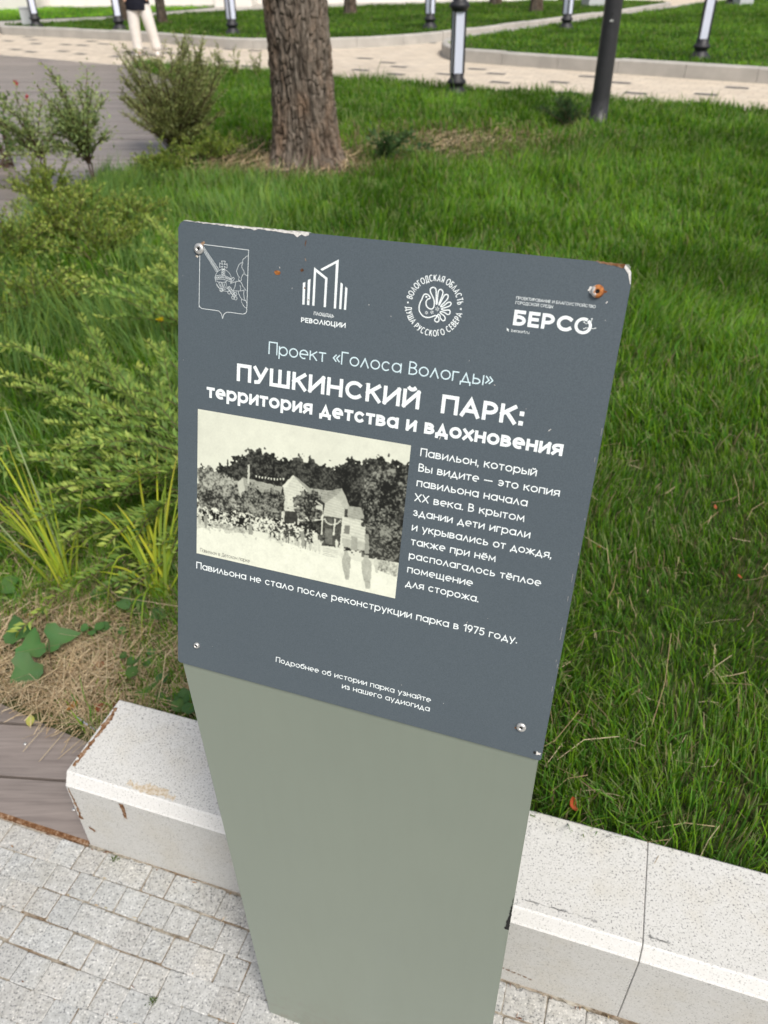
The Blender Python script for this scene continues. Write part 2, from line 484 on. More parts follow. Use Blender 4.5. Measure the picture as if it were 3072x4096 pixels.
# boardwalk: boards run roughly along x, clipped to the deck outline
def clip(poly, a, b, c, keep=1):
    out = []
    for i in range(len(poly)):
        p, q = poly[i], poly[(i + 1) % len(poly)]
        dp, dq = keep * (a * p[0] + b * p[1] - c), keep * (a * q[0] + b * q[1] - c)
        if dp >= 0: out.append(p)
        if dp * dq < 0:
            t_ = dp / (dp - dq); out.append((p[0] + (q[0] - p[0]) * t_, p[1] + (q[1] - p[1]) * t_))
    return out
ang = R(-5.0); ax, ay = -math.sin(ang), math.cos(ang)
def deck_boards():
    bm = bmesh.new(); cl = bm.verts.layers.float_color.new("col")
    v0 = ax * -0.958 + ay * 1.169   # a known gap
    k = -7
    while v0 + k * 0.158 < 22:
        lo, hi = v0 + k * 0.158 + 0.004, v0 + (k + 1) * 0.158 - 0.004
        pl = clip(clip(DECK, ax, ay, lo, 1), ax, ay, hi, -1)
        k += 1
        # drop duplicate points
        q = []
        for p_ in pl:
            if not q or math.hypot(p_[0] - q[-1][0], p_[1] - q[-1][1]) > 1e-4: q.append(p_)
        if len(q) < 3: continue
        zt = 0.002 + random.gauss(0, 0.0012)
        tone = random.uniform(0.84, 1.12)
        vb = [bm.verts.new((x, y, zt)) for x, y in q]
        for vv in vb: vv[cl] = (tone, tone * random.uniform(0.98, 1.0), tone * 0.99, 1)
        try: f_ = bm.faces.new(vb)
        except ValueError: continue
        if f_.normal.z < 0: f_.normal_flip()
        r_ = bmesh.ops.extrude_face_region(bm, geom=[f_])
        nv = [e for e in r_['geom'] if isinstance(e, bmesh.types.BMVert)]
        bmesh.ops.translate(bm, vec=(0, 0, 0.0), verts=nv)
        for vv in vb: vv.co.z -= 0.03
    bmesh.ops.recalc_face_normals(bm, faces=bm.faces)
    return bm
o = bm_obj('boardwalk', deck_boards(), MAT['deck']); tag(o, kind='structure')
o = mesh_obj('boardwalk_bed', [(x, y, -0.028) for x, y in DECK], [tuple(range(len(DECK)))], plain('deck_void', (0.02, 0.018, 0.016), 0.9, 0.1))
tag(o, kind='structure')

# cream path sheet (kerbs and lawns stand on it) and its scattered dark slabs
V = [(-40, 33, 0), (-13, 20.6, 0), (-7.17, 17.0, 0)] + [(x, y, 0.0) for x, y in EDGE] + [(40, -10, 0), (60, 60, 0), (-40, 60, 0)]
V = [(x, y, -0.004) for x, y, z in V]
tag(mesh_obj('path', V, [tuple(range(len(V)))], MAT['cream']), kind='structure')
PU = Vector((0.857, -0.515)); PN = Vector((0.515, 0.857))
P0 = Vector((2.86, 11.0))
V, F = [], []
def slab(cx, cy, a=0.15, b=0.075):
    o_ = len(V); c_ = Vector((cx, cy))
    for i_, j_ in ((-1, -1), (1, -1), (1, 1), (-1, 1)):
        q = c_ + PU * a * i_ + PN * b * j_
        V.append((q.x, q.y, 0.0))
    F.append((o_, o_ + 1, o_ + 2, o_ + 3))
for (x, y) in [(1.75, 12.69), (2.59, 12.62), (3.44, 12.5), (1.81, 13.59), (2.51, 11.67), (3.4, 11.56), (4.28, 11.39), (1.57, 14.15), (1.03, 13.61),
               (0.34, 14.55), (0.27, 13.68), (0.16, 15.11), (3.14, 13.16), (4.88, 11.92), (4.25, 10.38), (5.3, 10.5), (6.1, 10.2), (6.6, 9.2)]:
    slab(x, y)
for k in range(70):
    x = random.uniform(-10, -0.1); y = 15.25 - 0.60 * (x + 4.24) + random.uniform(0.4, 3.6)
    if y - (19.4 - 0.60 * (x + 5.23)) > -0.35: continue
    if all((Vector((x, y)) - Vector(V[4 * i_][:2])).length > 0.55 for i_ in range(len(F))): slab(x, y)
for k in range(10):
    t_ = k / 10; slab(1.3 + 6 * t_ + random.uniform(-.3, .3), 18.2 + 7 * t_ + random.uniform(-.5, .5))
tag(mesh_obj('path_dark_slabs', V, F, MAT['darkslab']), kind='structure')

# ------------------------------------------------------------------ near granite kerb blocks
def jag(pts, amp, seg=0.004):
    out = []
    for i in range(len(pts)):
        a, b = Vector(pts[i]), Vector(pts[(i + 1) % len(pts)])
        n_ = max(1, int((b - a).length / seg))
        for k in range(n_):
            q = a.lerp(b, k / n_)
            out.append((q.x + random.gauss(0, amp), q.y + random.gauss(0, amp)))
    return out
PROF = [(0.0, 0.0), (0.0, 0.2265), (0.003, 0.2300), (0.0145, 0.2535), (0.018, 0.256), (0.212, 0.258), (0.2155, 0.255), (0.2155, 0.0)]
def kerb_block(s0, s1, label):
    root = empty('granite_kerb', kp((s0 + s1) / 2, 0.1), 0, label, 'kerb stone', 'granite kerb stones beside the sign')
    rx, ry = kp((s0 + s1) / 2, 0.1)[:2]
    V, F, fm = [], [], []
    n_ = len(PROF)
    rings = [s0, s0 + 0.0012] + [s0 + (s1 - s0) * k / 10 for k in range(1, 10)] + [s1 - 0.0012, s1]
    for ri, s in enumerate(rings):
        endr = ri in (0, len(rings) - 1)
        for (pn, pz) in PROF:
            if endr:
                pn = 0.1 + (pn - 0.1) * 0.988; pz = pz - 0.0012 if pz > 0.1 else pz
            q = kp(s, pn, pz); V.append((q[0] - rx, q[1] - ry, q[2]))
    for i in range(len(rings) - 1):
        for k in range(n_ - 1):
            F.append((i * n_ + k, (i + 1) * n_ + k, (i + 1) * n_ + k + 1, i * n_ + k + 1))
            fm.append({0: 1, 1: 2, 2: 2, 3: 2}.get(k, 0))
    F.append(tuple(range(n_))); fm.append(1)
    F.append(tuple((len(rings) - 1) * n_ + k for k in range(n_ - 1, -1, -1))); fm.append(1)
    mesh_obj('block', V, F, None, root, mats=[MAT['kerb'], MAT['kerb_front'], MAT['kerb_edge']], fm=fm)
    return root, rx, ry
KB1, k1x, k1y = kerb_block(0.0, 1.1695, 'white granite kerb stone behind the sign post, rust streaks at its free end by the boardwalk')
KB2, k2x, k2y = kerb_block(1.1707, 2.34, 'white granite kerb stone at the lower right, second from the boardwalk, right of the thin joint')
def stain(root, rx, ry, pts, face, mat, amp=0.0012, name='rust_stain', seg=0.004):
    """pts in (s, n or z) on a face of the block"""
    q = jag(pts, amp, seg); V = []
    for a, b in q:
        if face == 'front': c_ = kp(a, -0.0006, b)
        elif face == 'top': c_ = kp(a, b, 0.2560 + (b - 0.018) * 0.0103 + 0.0006)
        V.append((c_[0] - rx, c_[1] - ry, c_[2]))
    return mesh_obj(name, V, [tuple(range(len(V)))], mat, root)
t = NT('rust_stain'); v = t.coord(); f = t.noise(v, 130, 5, 0.7)
t.set(t.ramp(f, [(0.35, (0.085, 0.038, 0.018)), (0.5, (0.19, 0.095, 0.045)), (0.68, (0.42, 0.32, 0.23))]), 0.9, 0.1); MAT['stain'] = t.m
t = NT('dust_stain'); v = t.coord(); f = t.noise(v, 160, 5, 0.75)
t.set(t.ramp(f, [(0.4, (0.42, 0.33, 0.22)), (0.55, (0.56, 0.50, 0.41)), (0.7, (0.66, 0.64, 0.6))]), 0.9, 0.1); MAT['dust'] = t.m
MAT['graphite'] = plain('rub_mark', (0.33, 0.33, 0.32), 0.8, 0.2, 0, 0.4, 300)
stain(KB1, k1x, k1y, [(0.004, 0.03), (0.011, 0.03), (0.013, 0.10), (0.016, 0.16), (0.010, 0.19), (0.005, 0.19), (0.005, 0.10)], 'top', MAT['stain'], 0.0016)
stain(KB1, k1x, k1y, [(0.004, 0.10), (0.010, 0.11), (0.011, 0.17), (0.008, 0.222), (0.004, 0.222), (0.006, 0.16)], 'front', MAT['stain'], 0.0015)
stain(KB1, k1x, k1y, [(0.016, 0.072), (0.030, 0.068), (0.030, 0.080), (0.020, 0.084)], 'front', MAT['stain'], 0.002)
stain(KB1, k1x, k1y, [(0.128, 0.222), (0.141, 0.222), (0.139, 0.19), (0.137, 0.168), (0.131, 0.170), (0.131, 0.20)], 'front', MAT['stain'], 0.0009)
stain(KB1, k1x, k1y, [(0.14, 0.030), (0.19, 0.040), (0.25, 0.032), (0.25, 0.022), (0.16, 0.020)], 'top', MAT['dust'], 0.003)
for k in range(7):
    s = 0.93 + k * 0.011; stain(KB1, k1x, k1y, [(s, 0.053 - k * .002), (s + 0.009, 0.052 - k * .002), (s + 0.008, 0.049 - k * .002), (s, 0.050 - k * .002)], 'front', MAT['stain'], 0.0009, seg=0.002)
for k in range(6):
    s = 0.90 + k * 0.055 + random.uniform(-.01, .01)
    rt_ = (KB1, k1x, k1y) if s < 1.12 else (KB2, k2x, k2y)
    if 1.12 < s < 1.175: s = 1.18
    stain(*rt_, [(s, 0.034), (s + 0.035, 0.033), (s + 0.034, 0.0312), (s, 0.0322)], 'top', MAT['graphite'], 0.0014, 'rub_mark', 0.004)
stain(KB2, k2x, k2y, [(1.49, 0.205), (1.50, 0.213), (1.505, 0.206), (1.52, 0.208), (1.52, 0.203), (1.505, 0.201)], 'front', MAT['stain'], 0.0012, seg=0.003)
stain(KB2, k2x, k2y, [(1.60, 0.185), (1.62, 0.200), (1.625, 0.178), (1.66, 0.172), (1.66, 0.166), (1.62, 0.168)], 'front', MAT['stain'], 0.0016, seg=0.003)

def contact_shade_line(f, n_, amp):  # sand-coloured strip that paints in the contact shade at the kerb foot
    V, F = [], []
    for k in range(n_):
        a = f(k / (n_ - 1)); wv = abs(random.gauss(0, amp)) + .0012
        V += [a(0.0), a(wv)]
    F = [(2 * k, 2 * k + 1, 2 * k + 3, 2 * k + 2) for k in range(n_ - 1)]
    o_ = mesh_obj('kerb_contact_shade', V, F, MAT['joint']); tag(o_, kind='stuff'); return o_
contact_shade_line(lambda u_: (lambda w_: kp(-0.02 + u_ * 2.3, -w_, .0022)), 240, .0035)
# ------------------------------------------------------------------ the sign
SX = Vector((0.942008, -0.335590, -0.0000656)); SZ = Vector((-0.0041607, -0.0118747, 0.9999208)); SN = Vector((-0.3355646, -0.9419331, -0.0125824))
sign = bpy.data.objects.new('information_sign', None); COL.objects.link(sign)
Ms = Matrix((SX, -SN, SZ)).transposed().to_4x4(); Ms.translation = (-0.236314, 0.635632, 0.0)
sign.matrix_world = Ms
tag(sign, 'park information sign, slate grey printed panel on a sage green steel post', 'information sign')
HP, TILT, PH, PW = 0.98694, R(18.3026), 0.47996, 0.42
ct, st = math.cos(TILT), math.sin(TILT)
def pl(x, y, d=0.0):
    """millimetres on the panel -> sign local metres; d = height above the printed face"""
    x *= 0.001; y *= 0.001; d *= 0.001
    return (x, y * st - d * ct, HP + y * ct + d * st)
# post: one bent steel sheet, 10 mm thick, rounded top corners
def post_mesh():
    bm = bmesh.new()
    th = 10.0; off = 3.0    # steel face lies 3 mm behind the printed face
    x0, x1 = 3.0, 417.0
    front, back = [], []
    prof = []               # (y_local, z_local) of the front face, bottom to top
    prof.append((0.003, 0.0)); prof.append((0.003, 0.4)); prof.append((0.003, HP - 0.03))
    for k in range(7):
        a = TILT * k / 6
        c_y, c_z = 0.003 + 0.06, HP - 0.012
        prof.append((c_y - 0.06 * math.cos(a), c_z + 0.06 * math.sin(a)))
    prof.append(pl(0, 240, -3.0)[1:]); prof.append(pl(0, PH * 1000 - 0.6, -3.0)[1:])
    nrm = []
    for i in range(len(prof)):
        a = prof[max(0, i - 1)]; b = prof[min(len(prof) - 1, i + 1)]
        d = Vector((b[0] - a[0], b[1] - a[1])).normalized(); nrm.append((d.y, -d.x))
    rows = []
    for (y, z), (ny, nz) in zip(prof, nrm):
        rows.append([bm.verts.new((x0 * .001, y, z)), bm.verts.new((x1 * .001, y, z)),
                     bm.verts.new((x1 * .001, y + ny * th * .001, z + nz * th * .001)), bm.verts.new((x0 * .001, y + ny * th * .001, z + nz * th * .001))])
    for a, b in zip(rows[:-1], rows[1:]):
        for k in range(4):
            bm.faces.new((a[k], a[(k + 1) % 4], b[(k + 1) % 4], b[k]))
    bm.faces.new(rows[0][::-1]); bm.faces.new(rows[-1])
    bmesh.ops.recalc_face_normals(bm, faces=bm.faces)
    es = [e for e in bm.edges if abs(e.verts[0].co.x - e.verts[1].co.x) < 1e-6 and e.calc_face_angle(0) > 1.0]
    bmesh.ops.bevel(bm, geom=es, offset=0.0012, segments=2, affect='EDGES')
    return bm
bm_obj('post', post_mesh(), MAT['sage'], sign)
# printed plate, rounded corners, 2.6 mm thick
def corner(cx, cy, r, a0, n=6):
    return [(cx + r * math.cos(R(a0 + 90 * k / n)), cy + r * math.sin(R(a0 + 90 * k / n))) for k in range(n + 1)]
W_, H_ = PW * 1000, PH * 1000
outl = corner(3, 3, 3, 180) + corner(W_ - 3, 3, 3, 270) + corner(W_ - 8, H_ - 12, 11, 0)[:0]
outl += [(W_, H_ - 16), (W_ - 1.5, H_ - 6), (W_ - 7, H_ - 0.6)] + [(6, H_), (2.2, H_ - 2.5), (0, H_ - 7)]
V = [pl(x, y, 0) for x, y in outl] + [pl(x, y, -2.6) for x, y in outl]
n_ = len(outl)
F = [tuple(range(n_)), tuple(range(2 * n_ - 1, n_ - 1, -1))] + [(i, n_ + i, n_ + (i + 1) % n_, (i + 1) % n_) for i in range(n_)]
panel = mesh_obj('panel', V, F, MAT['panel'], sign)

def ribbon(name, polys, width, mat, parent, d=0.25, closed=False, smooth=True, sub=4):
    """stroked lines printed on the panel, polys in mm"""
    items = []
    for P in polys:
        P = [Vector(q) for q in P]
        if smooth and len(P) > 2:
            Q = []
            n = len(P)
            isclosed = (P[0] - P[-1]).length < 0.05
            for i in range(n - 1):
                p1, p2 = P[i], P[i + 1]
                p0 = P[i - 1] if i > 0 else (P[-2] if isclosed else p1)
                p3 = P[i + 2] if i + 2 < n else (P[1] if isclosed else p2)
                for k in range(sub):
                    t_ = k / sub
                    Q.append(0.5 * ((2 * p1) + (p2 - p0) * t_ + (2 * p0 - 5 * p1 + 4 * p2 - p3) * t_ ** 2 + (3 * p1 - p0 - 3 * p2 + p3) * t_ ** 3))
            Q.append(P[-1]); P = Q
        items.append((P, width))
    return strokes_obj(name, items, mat, parent, d)
def circ(c, r, n=14): return [(c[0] + r * math.cos(2 * math.pi * k / n), c[1] + r * math.sin(2 * math.pi * k / n)) for k in range(n + 1)]
def flat(name, polys, mat, parent, d=0.25):
    V, F = [], []
    for P in polys:
        o_ = len(V)
        V += [pl(x, y, d) for x, y in P]; F.append(tuple(range(o_, o_ + len(P))))
    return mesh_obj(name, V, F, mat, parent)

# lettering: a geometric stroke alphabet, cap height 1, drawn as centre lines
def A_(cx, cy, rx, ry, a0, a1, n=20):
    return [(cx + rx * math.cos(R(a0 + (a1 - a0) * k / n)), cy + ry * math.sin(R(a0 + (a1 - a0) * k / n))) for k in range(n + 1)]
XH = 0.735
O_ = A_(.5, .5, .5, .5, 0, 360, 28)
def bowl(y0, y1, xr=1.0, x0=0.0):    # D-shaped bowl from (x0,y1) round to (x0,y0)
    r_ = (y1 - y0) / 2; k = min(.62, xr * .62)
    return [(x0, y1), (xr - k, y1)] + A_(xr - k, (y0 + y1) / 2, k, r_, 90, -90, 14) + [(x0, y0)]
def mir(p): return [(1 - x, y) for x, y in p]
BREVE = A_(.5, 1.33, .24, .13, 200, 340, 8)
GL = {
 'а': (.70, [O_, [(1, 1), (1, 0)]]), 'б': (.66, [O_, [(0, .5), (.02, .85), (.2, 1.18), (.55, 1.30), (.92, 1.38)]]), 'в': (.58, [[(0, 0), (0, 1)], bowl(.53, 1, .88), bowl(0, .53, 1)]),
 'г': (.44, [[(0, 0), (0, 1), (1, 1)]]), 'д': (.74, [[(.14, 0), (.5, 1), (.86, 0)], [(0, -.30), (0, 0), (1, 0), (1, -.30)]]), 'е': (.68, [A_(.5, .5, .5, .5, 0, 288, 24), [(0, .5), (1, .5)]]),
 'ж': (.92, [[(.5, 0), (.5, 1)], [(0, 1), (.44, .5), (0, 0)], [(1, 1), (.56, .5), (1, 0)]]), 'з': (.50, [A_(.44, .75, .42, .25, 155, -90, 14), A_(.5, .26, .5, .27, 90, -155, 14)]),
 'и': (.62, [[(0, 1), (0, 0)], [(0, 0), (1, 1)], [(1, 1), (1, 0)]]), 'й': (.62, [[(0, 1), (0, 0)], [(0, 0), (1, 1)], [(1, 1), (1, 0)], BREVE]), 'к': (.58, [[(0, 0), (0, 1)], [(0, .46), (.95, 1)], [(.34, .62), (1, 0)]]),
 'л': (.62, [[(0, 0), (.5, 1), (1, 0)]]), 'м': (.76, [[(0, 0), (.07, 1), (.5, .25), (.93, 1), (1, 0)]]), 'н': (.62, [[(0, 0), (0, 1)], [(1, 0), (1, 1)], [(0, .5), (1, .5)]]), 'о': (.70, [O_]),
 'п': (.60, [[(0, 0), (0, 1), (1, 1), (1, 0)]]), 'р': (.70, [O_, [(0, 1), (0, -.42)]]), 'с': (.64, [A_(.52, .5, .5, .5, 48, 312, 22)]), 'т': (.54, [[(0, 1), (1, 1)], [(.5, 1), (.5, 0)]]),
 'у': (.62, [[(0, 1), (.5, .06)], [(1, 1), (.32, -.42)]]), 'х': (.60, [[(0, 0), (1, 1)], [(0, 1), (1, 0)]]), 'ц': (.66, [[(0, 1), (0, 0), (1, 0)], [(.88, 1), (.88, 0)], [(1, 0), (1, -.30)]]),
 'ч': (.56, [[(0, 1), (0, .62)] + A_(.4, .62, .4, .26, 180, 270, 8) + [(1, .36)], [(1, 1), (1, 0)]]), 'ш': (.84, [[(0, 1), (0, 0), (1, 0), (1, 1)], [(.5, 0), (.5, 1)]]), 'щ': (.90, [[(0, 1), (0, 0), (1, 0)], [(.46, 0), (.46, 1)], [(.92, 0), (.92, 1)], [(1, 0), (1, -.30)]]),
 'ы': (.76, [[(0, 0), (0, 1)], bowl(0, .58, .68), [(1, 0), (1, 1)]]), 'ь': (.54, [[(0, 0), (0, 1)], bowl(0, .58, 1)]), 'э': (.62, [A_(.48, .5, .5, .5, 132, -132, 22), [(.3, .5), (.98, .5)]]), 'ю': (.92, [[(0, 0), (0, 1)], [(0, .5), (.3, .5)], A_(.65, .5, .35, .5, 0, 360, 24)]),
 'я': (.58, [[(1, 0), (1, 1)], mir(bowl(.40, 1, 1)), [(.45, .40), (0, 0)]]),
 'b': (.70, [O_, [(0, 1.4), (0, 0)]]), 'e': None, 'r': (.36, [[(0, 0), (0, 1)], [(0, .6), (.25, .9), (1, 1)]]), 's': (.48, [A_(.5, .75, .45, .25, 30, 270, 12) , A_(.5, .25, .5, .25, 90, -150, 12)]), 'o': None, 'f': (.36, [[(.35, 0), (.35, 1.1), (.6, 1.38), (1, 1.38)], [(0, .95), (.95, .95)]]), 'u': (.60, [[(0, 1), (0, .45)] + A_(.5, .45, .5, .45, 180, 360, 12), [(1, 1), (1, 0)]]),
}
GL['e'] = GL['е']; GL['o'] = GL['о']; GL['ё'] = (.68, GL['е'][1] + [[(.22, 1.24), (.34, 1.24)], [(.66, 1.24), (.78, 1.24)]])
GU = {
 'П': (.70, GL['п'][1]), 'Г': (.52, GL['г'][1]), 'В': (.60, GL['в'][1]), 'У': (.68, [[(0, 1), (.5, .34)], [(1, 1), (.5, .22), (.36, .03), (.10, 0)]]), 'Ш': (.98, GL['ш'][1]), 'К': (.66, GL['к'][1]), 'И': (.74, GL['и'][1]),
 'Й': (.74, GL['и'][1] + [A_(.5, 1.24, .2, .10, 200, 340, 8)]), 'Н': (.72, GL['н'][1]), 'С': (.84, GL['с'][1]), 'А': (.80, [[(0, 0), (.5, 1), (1, 0)], [(.17, .30), (.83, .30)]]), 'Р': (.60, [[(0, 0), (0, 1)], bowl(.40, 1, 1)]),
 'Х': (.70, GL['х'][1]), 'Е': (.54, [[(1, 1), (0, 1), (0, 0), (1, 0)], [(0, .52), (.9, .52)]]), 'Л': (.74, GL['л'][1]), 'О': (.90, [O_]), 'Ю': (1.06, GL['ю'][1]), 'Ц': (.76, GL['ц'][1]), 'Д': (.80, [[(.14, 0), (.30, 1), (.86, 1), (.86, 0)], [(0, -.22), (0, 0), (1, 0), (1, -.22)]]),
 'Т': (.64, GL['т'][1]), 'Б': (.60, [[(.9, 1), (0, 1), (0, 0)], bowl(0, .58, 1)]), 'Я': (.62, GL['я'][1]), 'Ы': (.82, GL['ы'][1]), 'Ь': (.56, GL['ь'][1]),
 '1': (.30, [[(0, .80), (1, 1), (1, 0)]]), '9': (.56, [A_(.5, .68, .5, .32, 0, 360, 22), [(1, .68), (.92, .4), (.45, 0)]]), '7': (.54, [[(0, 1), (1, 1), (.34, 0)]]), '5': (.54, [[(.92, 1), (.14, 1), (.06, .56)] + A_(.46, .32, .54, .33, 130, -145, 18)]),
 '«': (.52, [[(.45, .68), (0, .42), (.45, .16)], [(1, .68), (.55, .42), (1, .16)]]), '»': (.52, [[(0, .68), (.45, .42), (0, .16)], [(.55, .68), (1, .42), (.55, .16)]]), '—': (.86, [[(0, .38), (1, .38)]]),
}
def miter(P, wd, closed):
    n = len(P); L_, R_ = [], []
    for i in range(n):
        a = P[i - 1] if (i > 0 or closed) else None; b = P[(i + 1) % n] if (i < n - 1 or closed) else None
        d1 = (P[i] - a).normalized() if a is not None else None; d2 = (b - P[i]).normalized() if b is not None else None
        if d1 is None: d1 = d2
        if d2 is None: d2 = d1
        t_ = d1 + d2
        t_ = t_.normalized() if t_.length > 1e-6 else d1
        nn = Vector((-t_.y, t_.x)); c_ = max(.42, nn.dot(Vector((-d1.y, d1.x))))
        L_.append(P[i] + nn * wd / 2 / c_); R_.append(P[i] - nn * wd / 2 / c_)
    return L_, R_
def strokes_obj(name, items, mat, parent, d0=0.25):
    """items: list of (points mm, width mm); every stroke sits a hair above the one before so none share a plane"""
    V, F = [], []
    for si, (P, wd) in enumerate(items):
        P = [Vector(q) for q in P]; closed = (P[0] - P[-1]).length < 1e-5 and len(P) > 3
        if closed: P = P[:-1]
        P = [P[0]] + [P[i] for i in range(1, len(P)) if (P[i] - P[i - 1]).length > 1e-5]
        if len(P) < 2: continue
        L_, R_ = miter(P, wd, closed); o_ = len(V); d = d0 + 0.02 * (si % 5); n = len(P)
        for a, b in zip(L_, R_): V += [pl(a.x, a.y, d), pl(b.x, b.y, d)]
        for i in range(n if closed else n - 1):
            k = (i + 1) % n; F.append((o_ + 2 * i, o_ + 2 * i + 1, o_ + 2 * k + 1, o_ + 2 * k))
    return mesh_obj(name, V, F, mat, parent)
def layout(body, s, track=.15):
    """centre lines of a line of text in cap-height units, plus its width"""
    x = 0.0; out = []
    for ch in body:
        if ch == ' ': x += .44; continue
        if ch in '.,:':
            q = s * 1.15
            dots = [q / 2] + ([XH - q / 2] if ch == ':' else [])
            for y in dots: out.append(([(x + q / 2, y - q / 2), (x + q / 2, y + q / 2)], q))
            if ch == ',': out.append(([(x + q * .55, q * .3), (x + q * .2, -q * 1.1)], q * .6))
            x += q + track; continue
        wd, st_ = GU[ch] if ch in GU else GL[ch]
        h_ = 1.0 if ch in GU else XH
        wd = max(wd, s * 1.6) + s * .45
        for P in st_: out.append(([(x + s / 2 + u_ * (wd - s), s / 2 + v_ * (h_ - s)) for u_, v_ in ext(P)], s))
        x += wd + track
    return out, x - track
def ext(P): return P
def line(body, x0, x1, y, cap, s, mat, d=0.25, parent=None, raw=False):
    G_, wtot = layout(body, s, .125 - s * .25)
    sx = (x1 - x0) / wtot
    items = []
    for P, wd in G_:
        Q_ = [(x0 + a * sx, y + b * cap) for a, b in P]
        if len(Q_) > 1 and (abs(Q_[0][0] - Q_[-1][0]) + abs(Q_[0][1] - Q_[-1][1])) > 1e-4:   # square caps: run the ends out by half the stroke
            e = wd * cap / 2
            a, b = Vector(Q_[0]), Vector(Q_[1]); Q_[0] = tuple(a + (a - b).normalized() * e * (1 if wd == s else 0))
            a, b = Vector(Q_[-1]), Vector(Q_[-2]); Q_[-1] = tuple(a + (a - b).normalized() * e * (1 if wd == s else 0))
        items.append((Q_, wd * cap))
    return strokes_obj('lettering', items, mat, parent or panel, d)
WP = MAT['white_print']
line('Проект «Голоса Вологды»', 99.7, 319.6, 366.6, 12.1, .098, MAT['pale_print'])
line('ПУШКИНСКИЙ  ПАРК:', 66.0, 351.3, 335.9, 17.3, .205, WP)
line('территория детства и вдохновения', 33.0, 389.2, 314.5, 14.6, .200, WP)
BODY = [('Павильон, который', 260.4, 370.0, 292.3), ('Вы видите — это копия', 260.2, 393.0, 277.3), ('павильона начала', 260.0, 366.1, 262.5),
        ('ХХ века. В крытом', 259.6, 365.6, 247.4), ('здании дети играли', 259.8, 373.2, 232.6), ('и укрывались от дождя,', 260.1, 395.4, 217.2),
        ('также при нём', 260.6, 344.9, 202.4), ('располагалось тёплое', 260.2, 390.3, 187.5), ('помещение', 260.0, 326.6, 172.6), ('для сторожа.', 259.7, 334.4, 157.4)]
for b_, x0, x1, y in BODY: line(b_, x0, x1, y, 8.0, .132, WP)
line('Павильона не стало после реконструкции парка в 1975 году.', 23.1, 377.3, 123.4, 8.2, .132, WP)
line('Подробнее об истории парка узнайте', 123.2, 300.3, 33.6, 6.6, .125, WP)
line('из нашего аудиогида', 202.1, 300.3, 22.7, 6.6, .125, WP)
line('площадь', 144.5, 164.5, 408.5, 4.1, .11, WP)
line('РЕВОЛЮЦИИ', 131.9, 176.9, 400.5, 4.5, .20, WP)
line('ПРОЕКТИРОВАНИЕ И БЛАГОУСТРОЙСТВО', 329.3, 395.7, 442.9, 2.45, .125, WP, raw=True)
line('ГОРОДСКОЙ СРЕДЫ', 329.3, 361.0, 439.0, 2.45, .125, WP, raw=True)
line('БЕРС', 329.1, 381.0, 421.4, 12.9, .225, WP)
line('bersorf.ru', 329.1, 344.6, 415.6, 2.5, .125, WP, raw=True)

# emblem 1: coat of arms in thin line
emb = ribbon('emblem', [[(27.6, 460.4), (75.24, 459.63)]], 0.45, WP, panel, smooth=False)
emb.name = 'coat_of_arms'
sh = [(75.24, 459.63), (75.2, 436.9), (75.2, 406.7), (75.07, 404.3), (74.1, 402.2), (71.6, 401.0), (68.3, 400.8), (56.0, 400.85), (52.65, 399.9), (50.57, 397.8), (49.55, 394.0)]
sh2 = [(49.55, 394.0), (48.0, 398.3), (45.8, 400.2), (43.7, 400.9), (28.2, 401.0), (25.4, 401.6), (23.8, 403.3), (23.45, 405.5), (23.72, 450.3)]
ribbon('shield_outline', [sh, sh2], 0.45, WP, emb)
rays = [[(28.27, 457.77), (44.81, 438.7)], [(28.29, 456.35), (43.56, 437.86)], [(28.31, 455.12), (42.95, 437.26)], [(28.33, 453.52), (42.03, 436.56)]]
cross = [(47.14, 447.19), (51.18, 447.43), (50.01, 444.27), (53.15, 445.28), (53.12, 441.3), (50.04, 442.78), (50.85, 440.36), (47.72, 440.06), (48.37, 442.69), (45.26, 441.24), (45.17, 445.33), (48.34, 444.11), (47.14, 447.19)]
ribbon('rays_and_cross', rays + [cross, [(47.8, 439.89), (47.63, 434.68)], [(50.64, 440.16), (50.9, 434.65)]], 0.32, WP, emb, smooth=False)
orb = [(49.36 + 8.7 * math.cos(a), 431.0 + 8.7 * math.sin(a)) for a in [R(-25 + 230 * k / 20) for k in range(21)]]
L = [orb, [(40.92, 432.93), (44.7, 434.03), (49.31, 434.31), (53.94, 433.52), (58.17, 431.8)], [(40.98, 429.69), (45.19, 430.48), (49.82, 430.66), (54.03, 429.94), (57.82, 429.07)],
     [(41.9, 426.17), (43.22, 423.77), (45.37, 422.0), (46.68, 420.14), (50.06, 420.13), (53.44, 419.95), (55.95, 420.4)], [(41.9, 425.81), (45.8, 421.86)],
     [(44.42, 427.15), (45.74, 424.39), (48.37, 420.32)], [(45.25, 427.6), (47.45, 423.49), (50.06, 420.13)], [(47.36, 427.46), (48.7, 424.34), (50.02, 421.94), (51.73, 421.04)],
     [(48.2, 427.9), (49.98, 423.75), (52.13, 421.8)], [(50.53, 427.24), (51.22, 424.6), (53.8, 422.34)], [(51.96, 429.01), (52.88, 425.5), (54.2, 423.11)],
     [(42.26, 429.1), (43.56, 427.79), (51.14, 428.2), (53.19, 429.86)]]
for q in [(41.17, 431.15), (43.06, 431.7), (44.95, 432.08), (46.96, 432.46), (49.23, 432.69), (51.66, 432.5), (53.68, 432.24), (55.66, 431.65), (57.35, 431.0), (49.09, 438.76), (49.13, 436.91), (49.17, 435.01)]:
    L.append(circ(q, 0.75, 8))
ribbon('orb_and_hand', L, 0.28, WP, emb)
L = [[(56.04, 425.11), (54.2, 423.11), (59.39, 417.5), (61.21, 419.87), (56.04, 425.11)]]
L += [[(56.04 + .86 * k, 425.11 - .87 * k), (54.42 + .83 * k, 422.77 - .82 * k)] for k in range(6)]
